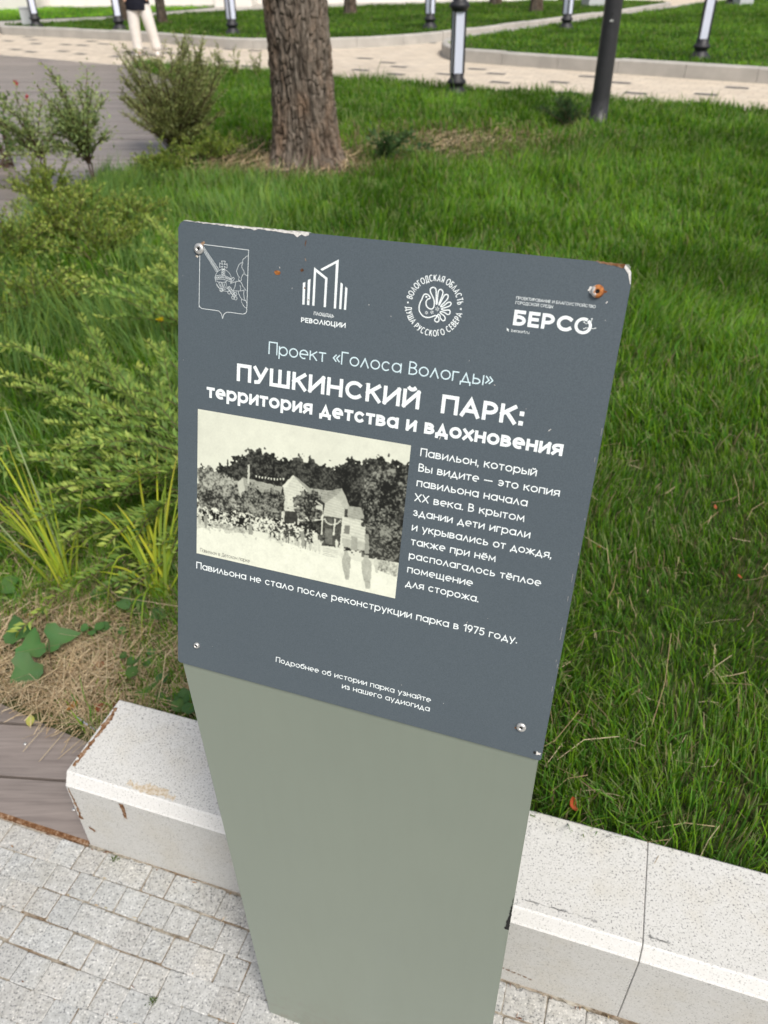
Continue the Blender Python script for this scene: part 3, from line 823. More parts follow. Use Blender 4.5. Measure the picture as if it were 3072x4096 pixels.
ribbon('sword_hilt', L, 0.3, WP, emb, smooth=False)
L = [circ(q, 1.5, 12) for q in [(61.29, 416.98), (62.71, 418.58), (60.29, 415.05), (63.03, 414.63), (47.52, 420.6), (55.98, 419.3)]]
L += [[(57.0, 428.2), (59.6, 430.4), (61.0, 432.2), (60.2, 433.6), (58.9, 433.0), (59.2, 431.9)]]
L += [[(57.85, 427.82), (60.74, 429.19), (62.8, 429.94), (66.1, 430.82), (68.63, 429.65), (70.38, 426.6), (74.03, 422.86)], [(62.8, 429.94), (62.09, 425.74), (60.53, 421.61), (62.63, 421.47), (68.04, 422.04), (72.36, 423.22)],
      [(67.25, 427.17), (68.16, 424.57), (67.82, 422.38)]]
L += [[(74.81, 454.36), (72.99, 453.77), (71.61, 452.25), (70.01, 451.04), (69.26, 448.86), (69.71, 447.5), (68.64, 444.93), (69.47, 442.18), (70.97, 440.56), (71.45, 438.48), (73.35, 436.9), (75.21, 436.66)],
      [(69.49, 448.01), (67.06, 446.89), (65.26, 444.96), (64.31, 442.39), (63.35, 439.81), (64.03, 437.74), (64.92, 435.7), (66.19, 434.76), (65.63, 432.91), (66.3, 431.2), (68.56, 431.78), (68.29, 433.9), (69.28, 435.42), (70.04, 437.28), (71.26, 437.75)],
      [(65.55, 421.42), (66.46, 418.98), (67.79, 416.59), (69.3, 414.76), (69.17, 412.39), (70.71, 410.01), (72.66, 407.68), (75.2, 406.69)],
      [(69.3, 414.76), (71.2, 414.07), (73.72, 413.44), (75.24, 411.61)], [(71.56, 422.41), (71.66, 419.18), (71.96, 416.32), (73.72, 413.44)]]
ribbon('clouds_and_arm', L, 0.32, WP, emb)
# emblem 2: row of buildings
bl = [[(131.87, 436.01), (134.24, 437.01), (134.73, 416.74), (132.42, 416.6)], [(136.66, 438.96), (139.23, 440.29), (139.49, 416.83), (137.17, 416.79)],
      [(168.99, 440.36), (171.22, 438.91), (171.38, 416.73), (169.24, 416.71)], [(173.84, 436.96), (175.92, 435.8), (176.02, 416.61), (174.01, 416.6)],
      [(142.41, 416.8), (142.15, 450.86), (144.32, 446.96), (144.6, 416.75)], [(142.15, 450.86), (155.93, 442.73), (153.63, 441.54), (144.32, 446.96)], [(155.93, 442.73), (156.07, 416.74), (153.91, 416.71), (153.63, 441.54)],
      [(148.43, 449.79), (165.75, 459.81), (163.22, 456.14), (150.3, 448.5)], [(165.75, 459.81), (166.14, 416.68), (164.0, 416.65), (163.22, 456.14)]]
e2 = flat('building_emblem', bl, WP, panel)
# emblem 3: bird in a ring of letters
bird = [(254.12, 435.61), (252.82, 437.56), (251.17, 438.46), (249.22, 438.54), (247.8, 437.38), (246.62, 434.0), (245.13, 429.84), (244.95, 425.45), (246.35, 422.32), (249.18, 419.71), (252.99, 418.87), (256.79, 419.68), (260.1, 421.34), (261.48, 421.14), (261.64, 419.7), (260.35, 418.45), (260.71, 416.66), (262.66, 415.98), (264.23, 417.44), (263.79, 419.58), (262.39, 421.61), (263.03, 422.77), (264.46, 422.03), (265.54, 419.42), (267.47, 417.82), (269.33, 418.41), (269.45, 420.61), (268.1, 422.27), (265.44, 423.6), (264.53, 424.76), (265.61, 425.43), (268.56, 424.86), (271.4, 423.56), (273.21, 424.49), (273.12, 426.83), (271.71, 427.39), (267.95, 426.78), (265.58, 427.24), (265.86, 428.18), (268.8, 429.23), (272.41, 431.07), (273.4, 432.98), (272.42, 434.13), (270.2, 433.53), (267.46, 430.88), (264.95, 429.34), (264.47, 430.19), (266.82, 432.97), (269.79, 436.89), (269.83, 439.75), (268.24, 440.3), (266.48, 439.03), (264.38, 434.14), (263.03, 430.93), (262.55, 431.78), (264.34, 437.73), (265.01, 441.74), (263.63, 443.73), (261.91, 443.73), (260.77, 442.0), (260.64, 436.61), (260.94, 432.32), (260.52, 431.01), (259.99, 432.22), (259.09, 440.03), (258.25, 443.87), (255.82, 444.98), (253.66, 443.75), (253.56, 441.23), (255.45, 438.2), (257.84, 434.14), (258.38, 429.51), (257.48, 427.23), (255.24, 426.43), (252.8, 427.43), (251.1, 429.42), (250.85, 432.65), (252.18, 434.61), (254.12, 435.61)]
e3 = ribbon('bird_emblem', [bird], 1.0, WP, panel)
eye = [circ((250.4, 436.3), 0.85, 12)[:-1], circ((234.16, 429.72), 0.8, 12)[:-1], circ((282.68, 429.53), 0.8, 12)[:-1]]
for (cx, cy), r_ in (((252.22, 422.92), 1.7), ((257.09, 423.84), 1.8), ((261.55, 427.15), 2.3)):
    for k in range(6):
        a = R(90 + 60 * k); d1 = Vector((math.cos(a), math.sin(a))); d2 = Vector((-d1.y, d1.x))
        c_ = Vector((cx, cy))
        eye.append([tuple(c_ + d1 * 0.25), tuple(c_ + d1 * r_ * .6 + d2 * .33), tuple(c_ + d1 * r_), tuple(c_ + d1 * r_ * .6 - d2 * .33)])
flat('stars_and_dots', eye, WP, e3)
def arc_text(body, a0, a1, rad, cap, inward, parent):
    G_, wtot = layout(body, .17, .16); items = []
    sx = R(abs(a1 - a0)) * rad / (wtot * cap)
    cx, cy = 258.5, 429.5
    for P, wd in G_:
        Q_ = []
        for k in range(len(P)):     # subdivide so that straight strokes follow the ring
            a = P[k]; Q_.append(a)
        pts = []
        for (a, b) in Q_:
            along = a * cap * sx; ly = (b - .5) * cap
            if inward: th = R(a0) + along / rad; rr = rad - ly
            else: th = R(a0) - along / rad; rr = rad + ly
            pts.append((cx + rr * math.cos(th), cy + rr * math.sin(th)))
        items.append((pts, wd * cap * .72))
    return strokes_obj('ring_lettering', items, WP, parent)
arc_text('ВОЛОГОДСКАЯ ОБЛАСТЬ', 171, 9, 23.6, 6.1, False, e3)
arc_text('ДУША РУССКОГО СЕВЕРА', 188, 352, 23.6, 6.1, True, e3)
# emblem 4: the last letter is a ring with little lizard legs
ring = [[(388.2 + r_ * math.cos(a), 427.7 + r_ * math.sin(a)) for a in [2 * math.pi * k / 36 for k in range(37)]] for r_ in (6.95,)]
e4 = ribbon('lizard_ring', [[(388.2 + 5.75 * math.cos(R(62 + 352 * k / 36)) * (1.02), 427.7 + 5.6 * math.sin(R(62 + 352 * k / 36))) for k in range(37)]], 2.5, WP, panel)
lg = [[(392.21, 432.32), (394.3, 432.23), (394.34, 433.95)], [(392.23, 430.26), (390.25, 429.68), (388.47, 430.71)], [(392.88, 426.53), (390.47, 426.38), (389.27, 425.26)], [(393.9, 427.11), (396.73, 426.3), (398.36, 426.84)]]
for q in lg[:]:
    e = Vector(q[-1])
    for k in range(3): lg.append([tuple(e), tuple(e + Vector((math.cos(R(30 + 70 * k)), math.sin(R(30 + 70 * k)))) * 0.8)])
ribbon('lizard_legs', lg, 0.45, WP, e4, smooth=False)
flat('pointer_arrow', [[(324.75, 418.47), (327.0, 417.16), (326.31, 416.86), (327.06, 415.74), (326.67, 415.4), (325.91, 416.53), (325.41, 415.89)]], WP, panel)

# the old photograph: painted here as ink values on a fine grid
def homog(src, dst):
    A, b = [], []
    for (x, y), (u, v_) in zip(src, dst):
        A.append([x, y, 1, 0, 0, 0, -u * x, -u * y]); b.append(u)
        A.append([0, 0, 0, x, y, 1, -v_ * x, -v_ * y]); b.append(v_)
    h_ = np.linalg.solve(np.array(A, float), np.array(b, float)); return np.append(h_, 1).reshape(3, 3)
HM = homog([(151, 57), (1568, 303), (145, 1020), (1460, 1312)], [(0, 1), (1, 1), (0, 0), (1, 0)])
def uv(q):
    r_ = HM @ np.array([q[0], q[1], 1.0]); return (r_[0] / r_[2], r_[1] / r_[2])
NU, NV = 560, 392
U, Vv = np.meshgrid((np.arange(NU) + .5) / NU, (np.arange(NV) + .5) / NV, indexing='ij')
prng = np.random.default_rng(5)
def smooth_noise(n, seed):
    r_ = np.random.default_rng(seed); g_ = r_.random((n + 2, n + 2))
    x = U * n; y = Vv * n * 0.7; i = x.astype(int); j = y.astype(int); fx = x - i; fy = y - j
    fx = fx * fx * (3 - 2 * fx); fy = fy * fy * (3 - 2 * fy)
    return (g_[i, j] * (1 - fx) + g_[i + 1, j] * fx) * (1 - fy) + (g_[i, j + 1] * (1 - fx) + g_[i + 1, j + 1] * fx) * fy
fine = 0.30 * smooth_noise(210, 1) + 0.34 * smooth_noise(120, 2) + 0.26 * smooth_noise(55, 12) + 0.10 * prng.random(U.shape)
mid_n = smooth_noise(14, 3); big = smooth_noise(5, 4); edge_n = smooth_noise(45, 6); edge2 = smooth_noise(110, 16)
G = 0.61 + 0.06 * big + 0.02 * Vv + 0.012 * prng.random(U.shape)          # sky
jU = U + (edge_n - .5) * 0.03 + (edge2 - .5) * .026; jV = Vv + (smooth_noise(45, 8) - .5) * 0.05 + (smooth_noise(110, 9) - .5) * .045
def poly_mask(pts, rough=False):
    P = [uv(q) for q in pts]
    return in_poly(jU if rough else U, jV if rough else Vv, P)
def blob(q, r_, asp=1.0):
    c_ = uv(q); ru = r_ / 1417.0
    return ((jU - c_[0]) ** 2 + ((jV - c_[1]) * 0.70 / asp) ** 2) < ru * ru
def foliage(m, lo, hi, th, soft=.10):
    global G
    k = np.clip((fine + (mid_n - .5) * 0.22 - th) / soft * .5 + .5, 0, 1); k = k * k * (3 - 2 * k)
    G = np.where(m, np.clip(lo + (hi - lo) * k, 0.006, 1), G)
foliage(poly_mask([(150, 450), (200, 440), (260, 460), (320, 430), (380, 410), (450, 370), (480, 350), (570, 350), (650, 360), (720, 390), (760, 400), (830, 385), (900, 400), (980, 430), (1050, 440),
        (1120, 430), (1180, 400), (1260, 420), (1300, 380), (1390, 370), (1420, 410), (1500, 420), (1600, 430), (1540, 1080), (140, 800)], True), 0.010, 0.11, 0.62, .22)
foliage(poly_mask([(140, 455), (240, 450), (330, 500), (420, 560), (430, 720), (140, 760)], True), 0.03, 0.46, 0.52, .26)
G = np.where(poly_mask([(1240, 840), (1520, 860), (1500, 1080), (1240, 1040)]), 0.03 + 0.16 * np.clip((fine - .5) * 8, 0, 1), G)
def fill(pts, val, tex=0.05, lines=0.0, fr=300):
    global G
    P = [uv(q) for q in pts]; m = in_poly(U + (edge2 - .5) * .004, Vv + (edge_n - .5) * .005, P)
    G = np.where(m, np.clip(val + tex * (fine - .5) * 2.4 + lines * np.sin((Vv + .12 * U) * fr), .01, .9), G)
# long low roof on the left, half hidden, hipped end lit
fill([(415, 550), (455, 518), (500, 528), (720, 580), (700, 650), (430, 640)], 0.33, .10, .02, 400)
fill([(415, 552), (452, 522), (468, 600), (462, 645), (436, 640)], 0.52, .06)
fill([(470, 640), (700, 655), (710, 700), (470, 690)], 0.50, .08, .03)
# middle gable, wall and its roof slope
fill([(905, 588), (1060, 604), (1000, 680), (930, 650)], 0.34, .12, .02, 400)
fill([(722, 572), (790, 503), (880, 585), (905, 640), (985, 700), (985, 800), (712, 812), (735, 660)], 0.56, .08, .04, 330)
fill([(793, 503), (806, 508), (912, 596), (965, 655), (945, 668), (880, 600)], 0.30, .06)
fill([(715, 575), (788, 500), (798, 506), (735, 586)], 0.66, .03)
fill([(755, 640), (820, 628), (830, 700), (750, 705)], 0.62, .06)
# porch gable on the right
fill([(965, 660), (1020, 612), (1112, 584), (1092, 622), (1000, 690)], 0.30, .10, .03, 380)
fill([(1000, 690), (1064, 640), (1130, 716), (1128, 792), (985, 772)], 0.50, .07, .04, 360)
fill([(1112, 584), (1168, 722), (1134, 724), (1066, 642), (1092, 618)], 0.42, .08)
fill([(1150, 702), (1240, 716), (1264, 800), (1150, 782)], 0.34, .09, .02, 400)
fill([(1115, 775), (1268, 800), (1265, 1000), (1105, 965)], 0.58, .08, .05, 300)
fill([(1112, 915), (1265, 945), (1265, 1000), (1105, 968)], 0.44, .08)
fill([(985, 768), (1122, 788), (1100, 975), (975, 965)], 0.07, .07)
fill([(1000, 850), (1050, 860), (1046, 960), (995, 950)], 0.16, .10)
fill([(732, 735), (826, 745), (822, 828), (730, 815)], 0.04, .03)
fill([(1175, 905), (1216, 912), (1210, 1000), (1170, 990)], 0.34, .05)
fill([(1128, 830), (1165, 836), (1162, 890), (1125, 884)], 0.20, .06)
for a, b in (((985, 760), (972, 970)), ((1120, 775), (1102, 970)), ((1066, 790), (1056, 900)), ((718, 740), (712, 825)), ((828, 740), (822, 830))):
    fill([(a[0] - 5, a[1]), (a[0] + 5, a[1]), (b[0] + 5, b[1]), (b[0] - 5, b[1])], 0.62)
for k in range(12):     # arched brackets of the porch
    a = R(200 + 12 * k); x, y = 1052 + 58 * math.cos(a), 772 - 55 * math.sin(a) * 1.0
    fill([(x - 5, y - 4), (x + 5, y - 4), (x + 5, y + 5), (x - 5, y + 5)], 0.6)
fill([(488, 430), (500, 430), (498, 560), (484, 555)], 0.52)
for k in range(10):
    x = 540 + k * 20; y = 508 + k * 2 - (k - 5) ** 2 * .3; fill([(x, y), (x + 10, y + 1), (x + 6, y + 14), (x + 1, y + 14)], 0.66)
# trees in front
for q, r_, asp in (((330, 650), 92, 1.1), ((215, 650), 70, 1.0)):
    foliage(blob(q, r_, asp), 0.02, 0.40, 0.55, .24)
for q, r_, asp in (((1385, 620), 135, 1.3), ((1345, 790), 95, 1.1), ((1470, 560), 90, 1.2), ((1440, 900), 80, 1.0)):
    foliage(blob(q, r_, asp), 0.010, 0.30, 0.635, .22)
for q in ((520, 690), (655, 690), (882, 705)):      # three clipped trees before the pavilion: pale rim, dark heart
    for dx, dy, r_ in ((0, 0, 78), (-38, -46, 46), (34, -50, 46), (-30, 52, 52), (38, 44, 52), (2, -84, 30)):
        foliage(blob((q[0] + dx, q[1] + dy), r_, 1.1), 0.010, 0.34, 0.60, .24)
fill([(470, 790), (1000, 900), (1000, 950), (470, 850)], 0.10, .14)
# forecourt and crowd
fill([(140, 830), (300, 850), (480, 890), (640, 925), (900, 975), (1090, 1030), (1240, 1075), (1480, 1120), (1480, 1330), (130, 1040)], 0.74, .05)
m = poly_mask([(140, 715), (480, 760), (920, 850), (1000, 960), (930, 1000), (480, 890), (140, 850)], True)
G = np.where(m & (fine > .49), np.clip(0.20 + (fine - .46) * 3.6, .04, .70), np.where(m, G * .8, G))
fill([(525, 870), (625, 885), (620, 930), (522, 905)], 0.68)
for x, y0, y1 in ((320, 830, 860), (505, 830, 895), (850, 870, 970), (1275, 890, 1020)):
    fill([(x - 12, y0), (x + 12, y0), (x + 16, y1), (x - 14, y1)], 0.30, .1)
m = poly_mask([(1330, 1055), (1480, 1085), (1475, 1175), (1330, 1120)]); G = np.where(m, 0.40 + 1.2 * (fine - .45), G)
m = poly_mask([(240, 810), (470, 850), (470, 890), (240, 845)]); G = np.where(m, 0.40 + 1.1 * (fine - .45), G)
for k in range(16):
    x = 690 + k * 16; y = 880 + k * 5; fill([(x, y), (x + 9, y + 2), (x + 8, y + 55), (x - 2, y + 52)], random.choice([.15, .62, .66, .45, .3]), .1)
for x, y0, y1, v_ in ((1138, 1000, 1190, .40), (1272, 1030, 1248, .42), (1108, 950, 1050, .62), (1335, 1045, 1145, .55), (205, 760, 850, .30), (165, 760, 830, .4), (935, 880, 1000, .6), (960, 930, 1010, .6), (1075, 925, 990, .6)):
    wd = (y1 - y0) * .13
    fill([(x - wd * .5, y0), (x + wd * .5, y0), (x + wd * .6, y0 + wd), (x + wd * 1.2, y0 + wd * 1.5), (x + wd * 1.2, (y0 + y1) / 2), (x + wd * .8, y1), (x - wd * .1, y1), (x - wd, (y0 + y1) / 2), (x - wd * 1.2, y0 + wd * 1.5), (x - wd * .6, y0 + wd)], v_, .14)
for k in range(5): fill([(985, 980 + k * 11), (1085, 1000 + k * 11), (1085, 1004 + k * 11), (985, 984 + k * 11)], .45)
G = np.clip(G * (1 + .10 * (prng.random(G.shape) - .5)), 0.008, 0.92)
G = G * (0.97 + 0.06 * smooth_noise(170, 31)) * (0.96 + .08 * smooth_noise(30, 32))
Gb = G.copy()
for ax_ in (0, 1): Gb = (np.roll(Gb, 1, ax_) + Gb + np.roll(Gb, -1, ax_)) / 3
Gb[0], Gb[-1], Gb[:, 0], Gb[:, -1] = G[0], G[-1], G[:, 0], G[:, -1]
G = .25 * G + .75 * Gb
ink = np.stack([G * 0.97, G * 1.0, G * 0.84], -1)
gx = np.linspace(23.2, 250.7, NU + 1); gy = np.linspace(141.5, 301.0, NV + 1)
GX, GY = np.meshgrid(gx, gy, indexing='ij')
PV = np.array([pl(0, 0, 0.2)]) * 0
P3 = np.stack([GX * .001, GY * .001 * st - 0.0002 * ct, HP + GY * .001 * ct + 0.0002 * st], -1).reshape(-1, 3)
ii, jj = np.meshgrid(np.arange(NU), np.arange(NV), indexing='ij')
q0 = (ii * (NV + 1) + jj).ravel()
Q = np.stack([q0, q0 + NV + 1, q0 + NV + 2, q0 + 1], -1)
pc_ = np.zeros((NU + 1, NV + 1, 3)); cnt = np.zeros((NU + 1, NV + 1, 1))
for di in (0, 1):
    for dj in (0, 1):
        pc_[di:NU + di, dj:NV + dj] += ink; cnt[di:NU + di, dj:NV + dj] += 1
photo = quad_mesh('photo_print', P3, Q, MAT['old_photo'], panel, cols=(pc_ / cnt).reshape(-1, 3))
line('Павильон в Детском парке', 27.7, 87.7, 144.5, 4.3, .085, MAT['grey_print'], 0.45, photo)

# screws, chips and scratches
def screw(x, y, mat, rr=5.2, hh=2.6, name='screw'):
    me_v, me_f = lathe([(rr, 0), (rr, 0.5), (rr * .86, hh * .8), (rr * .55, hh), (1.9, hh), (1.6, hh - 1.6), (0.3, hh - 1.8)], 24)
    root = mesh_obj(name, [(a * .001, b * .001, c_ * .001) for a, b, c_ in me_v], me_f, mat, sign, smooth=True)
    mm = Matrix.Translation(pl(x, y, 0.1)) @ Matrix.Rotation(R(90) - TILT, 4, 'X')
    root.matrix_local = mm
    hv, hf = lathe([(1.75, hh - 1.2), (0.3, hh - 1.1)], 6)
    mesh_obj('socket', [(a * .001, b * .001, c_ * .001) for a, b, c_ in hv], hf, MAT['dark_hole'], root)
    return root
screw(23.0, 456.1, MAT['steel']); screw(394.9, 456.4, MAT['half_rust'], 5.4, 4.0); screw(24.9, 28.4, MAT['steel'], 3.6, 3.0); screw(395.1, 32.8, MAT['steel'], 5.0, 2.4)
def patch(c_, r_, mat, n=16, d=0.3, amp=0.3, ex=1.0, rot=0.0):
    P = []
    for k in range(n):
        a = 2 * math.pi * k / n; q = r_ * (1 + random.uniform(-amp, amp))
        x, y = q * math.cos(a) * ex, q * math.sin(a)
        P.append((c_[0] + x * math.cos(rot) - y * math.sin(rot), c_[1] + x * math.sin(rot) + y * math.cos(rot)))
    return flat('paint_chip', [P], mat, panel, d)
peel = [(5.6, 479.9), (40, 479.9), (80, 479.9), (120, 479.9), (135.6, 479.9), (135.1, 477.6), (131.6, 476.3), (128, 478.0), (124, 475.0), (120.2, 477.4), (114.8, 477.5), (97.7, 478.6), (84, 478.9), (80.6, 477.0), (78, 478.2), (58, 478.4), (39, 479.2), (17, 479.5)]
flat('peeled_edge', [jag(peel, 0.22, 2.0)], MAT['bare'], panel, 0.3)
V = [pl(x, 480.1, 0.4) for x in np.linspace(5, 137, 40)] + [pl(x, 480.1 + random.uniform(0, .5), -2.5) for x in np.linspace(5, 137, 40)]
mesh_obj('scraped_top_edge', V, [(i, i + 1, 41 + i, 40 + i) for i in range(39)], MAT['bare'], panel)
V = [pl(x, 480.1 - max(0, x - 412) * .1, 0.4) for x in np.linspace(137.5, 412, 30)] + [pl(x, 480.15, -12.5) for x in np.linspace(137.5, 412, 30)]
flat('peeled_corner', [jag([(388, 479.6), (400, 479.7), (412.6, 479.0), (412, 476.2), (405, 477.0), (397, 478.2)], 0.3, 1.5)], MAT['stain'], panel, 0.3)
flat('bent_corner', [[(413, 479.2), (418.2, 474.4), (419.8, 464.6), (419.2, 464.5), (416.6, 472), (412.6, 476.5)]], MAT['bare'], panel, 0.35)
patch((105.6, 442.3), 2.0, MAT['rust'], ex=1.5, amp=.15); patch((130.6, 446.9), 1.3, MAT['stain'], ex=1.2, amp=.5); patch((134.0, 431.6), 0.9, MAT['stain'], amp=.6)
patch((138.3, 421.5), 0.9, MAT['stain'], amp=.6, ex=.6); patch((132.5, 471.0), 0.5, MAT['stain'], ex=5.5, rot=R(80), amp=.3); patch((133.3, 456.5), 0.35, MAT['stain'], ex=5, rot=R(110), amp=.4)
patch((26.5, 461.3), 1.8, MAT['stain'], ex=1.3, amp=.5); patch((20.6, 449.0), 1.0, MAT['dust'], ex=1.3, amp=.5); patch((389.8, 457.2), 2.6, MAT['bare'], ex=1.0, amp=.3); patch((403.7, 448.4), 0.4, MAT['bare'], ex=3, rot=R(60), amp=.4)
patch((400.6, 456.6), 1.2, MAT['rust'], ex=1.4, amp=.5); patch((390.2, 30.5), 1.3, MAT['stain'], amp=.5); patch((22.5, 25.2), 0.9, MAT['stain'], amp=.5)
patch((416.0, 8.0), 2.4, MAT['bare'], ex=.8, amp=.5, rot=R(75)); patch((412.6, 7.6), 1.6, MAT['dark_hole'], ex=.8, amp=.5)
patch((277.5, 312.5), 0.30, MAT['bare'], ex=7, rot=R(70), amp=.3); patch((375.0, 336.0), 0.35, MAT['bare'], ex=5, rot=R(45), amp=.3)
L = []
for k in range(60):
    x, y = random.uniform(5, 415), random.uniform(5, 475)
    if 20 < x < 253 and 138 < y < 304: continue
    L.append([(x, y), (x + random.uniform(-1.5, 1.5), y + random.uniform(-1.5, 1.5)), (x + random.uniform(-1, 1), y + random.uniform(-1, 1))])
tag(flat('scratches', [q for q in L[:22]], MAT['bare'], panel, 0.3), kind='stuff')
V, F = [], []
for k in range(11):   # scuffed right-hand edge
    y = random.uniform(60, 380); o_ = len(V); x = 418 + random.uniform(-1.6, .8); h_ = random.uniform(2, 9)
    V += [pl(x, y, .3), pl(x + .28, y, .3), pl(x + .3, y + h_, .3), pl(x - .1, y + h_, .3)]; F.append((o_, o_ + 1, o_ + 2, o_ + 3))
tag(mesh_obj('edge_scuffs', V, F, MAT['graphite'], panel), kind='stuff')
q = jag([(412, 0), (416.8, 0), (416.8, 82), (414.8, 50), (413.5, 30)], 0.5, 3)
mesh_obj('paint_loss', [(x * .001, 0.0025, 0.62 + y * .001) for x, y in q], [tuple(range(len(q)))], MAT['dark_hole'], sign)

# ------------------------------------------------------------------ trees
def trunk_mesh(rad_at, h_top, nseg=160, nz=260, amp=0.05, lobes=0.03, seed=0, z0=-0.05, path=None):
    V = np.zeros((nz + 1, nseg, 3)); Cc = np.ones((nz + 1, nseg, 3))
    for i in range(nz + 1):
        z = z0 + (h_top - z0) * i / nz
        r_ = rad_at(z); cx, cy = path(z) if path else (0, 0)
        for k in range(nseg):
            a = 2 * math.pi * k / nseg
            ca, sa = math.cos(a), math.sin(a)
            wob = 0.5 * noise.noise(Vector((ca * 3, sa * 3 + seed, z * 3.0)))
            n1 = noise.noise(Vector((ca * 6.5 + seed + wob, sa * 6.5, z * 2.4)))        # long fissures
            n4 = noise.noise(Vector((ca * 5 + seed, sa * 5 + 9, z * 11 + wob * 2)))      # cross cracks between plates
            n2 = noise.noise(Vector((ca * 20 + seed, sa * 20, z * 14)))
            n3 = noise.noise(Vector((ca * 2 + seed, sa * 2, z * .9)))
            g1 = min(1.0, abs(n1) / .15); g2 = min(1.0, abs(n4) / .10)
            plate = g1 * (.32 + .68 * g2)
            r_f = r_ + (0.065 * math.exp(-max(z, 0) / .20) * (.5 + .5 * math.sin(4 * a + 1.3 + seed) + .3 * math.sin(7 * a)) if r_ > .25 and amp > .035 else 0)
            rr = r_f + amp * (0.75 * plate + 0.35 * n2 - .5) + lobes * n3
            V[i, k] = (cx + rr * ca, cy + rr * sa, z)
            Cc[i, k] = np.clip(0.42 + 0.62 * plate + 0.45 * n2 + .25 * n3, 0.28, 1.5)
    ii, kk = np.meshgrid(np.arange(nz), np.arange(nseg), indexing='ij'); k2 = (kk + 1) % nseg
    Q = np.stack([ii * nseg + kk, ii * nseg + k2, (ii + 1) * nseg + k2, (ii + 1) * nseg + kk], -1).reshape(-1, 4)
    return V.reshape(-1, 3), Q, Cc.reshape(-1, 3)
def limb(V, F, p0, p1, r0, r1, n=8):
    p0, p1 = Vector(p0), Vector(p1); d = (p1 - p0).normalized(); s = d.orthogonal().normalized(); t_ = d.cross(s)
    o_ = len(V)
    for j in range(5):
        u_ = j / 4; c_ = p0.lerp(p1, u_) + Vector((0, 0, 0.25 * math.sin(u_ * 3.1))); r_ = r0 + (r1 - r0) * u_
        for k in range(n):
            a = 2 * math.pi * k / n; V.append(tuple(c_ + s * r_ * math.cos(a) + t_ * r_ * math.sin(a)))
    for j in range(4):
        for k in range(n):
            k2 = (k + 1) % n; F.append((o_ + j * n + k, o_ + j * n + k2, o_ + (j + 1) * n + k2, o_ + (j + 1) * n + k))
tr = empty('tree', (-0.67, 7.62, 0.0), 0, 'thick brown tree trunk rising from the near lawn behind the sign, straw at its foot', 'tree')
def big_r(z): return 0.262 + 0.045 * math.exp(-max(z, 0) / 0.35) + 0.055 * math.exp(-max(z, 0) / 0.07) - 0.010 * max(0, z - 0.2)
V, Q, Cc = trunk_mesh(big_r, 5.0, 260, 700, 0.041, 0.030, 3)
quad_mesh('trunk', V, Q, MAT['bark'], tr, cols=Cc * .90, smooth=True)
V, F = [], []
for k in range(6):
    a = k * 1.05 + .3; limb(V, F, (0.1 * math.cos(a), 0.1 * math.sin(a), 4.6 + .1 * k), (1.9 * math.cos(a), 1.9 * math.sin(a), 6.2 + .3 * k), 0.10, 0.04)
mesh_obj('branches', V, F, MAT['bush_stem'], tr, smooth=True)
FAR = [((-5.03, 21.47), .115, 'dark slim tree trunk on the far lawn just right of the person'), ((-6.19, 22.64), .19, 'broad grey tree trunk on the far lawn just left of the person'),
       ((-0.70, 23.83), .165, 'dark tree trunk on the far lawn right of the big near trunk'), ((3.39, 26.68), .17, 'far tree trunk at the top edge left of the black lamp post'),
       ((4.08, 23.81), .16, 'far tree trunk at the top edge between the black lamp post and the dark pole'), ((5.52, 27.5), .16, 'farthest tree trunk near the top edge, close to the dark pole')]
for k, (q, r_, lb) in enumerate(FAR):
    t_ = empty('tree', (q[0], q[1], 0.14), 0, lb, 'tree', 'tree trunks on the far lawn')
    V, Q, Cc = trunk_mesh(lambda z, r_=r_: r_ * (0.86 + 0.25 * math.exp(-max(z, 0) / .25) - .02 * z), 4.2, 40, 90, 0.018, 0.015, k * 7.1 + 20)
    quad_mesh('trunk', V, Q, MAT['bark'], t_, cols=Cc * 0.55, smooth=True)

# ------------------------------------------------------------------ far kerbs and lawns
KB_LINE = [(-8.95, 21.75), (-8.80, 21.30), (-8.45, 21.05), (-7.0, 20.25), (-5.23, 19.25), (-3.45, 17.98), (-2.6, 17.50), (-1.7, 17.30), (-0.82, 17.32), (0.12, 17.60), (1.46, 18.50), (3.9, 21.10), (6.08, 23.46), (8.10, 25.95), (8.35, 26.5), (8.2, 27.0)]
KA_LINE = [(12.2, 28.9), (9.03, 26.05), (7.6, 24.3), (5.14, 21.55), (4.1, 20.3), (2.25, 18.2), (1.42, 17.2), (1.18, 16.5), (1.15, 15.8), (1.30, 15.20), (1.60, 14.92), (3.3, 13.66), (5.42, 12.21), (9.0, 9.75), (14, 6.3)]
def smooth_line(P, n=6):
    P = [Vector(q) for q in P]; out = []
    for i in range(len(P) - 1):
        p1, p2 = P[i], P[i + 1]; p0 = P[max(0, i - 1)]; p3 = P[min(len(P) - 1, i + 2)]
        for k in range(n):
            t_ = k / n
            out.append(0.5 * ((2 * p1) + (p2 - p0) * t_ + (2 * p0 - 5 * p1 + 4 * p2 - p3) * t_ ** 2 + (3 * p1 - p0 - 3 * p2 + p3) * t_ ** 3))
    out.append(P[-1]); return out
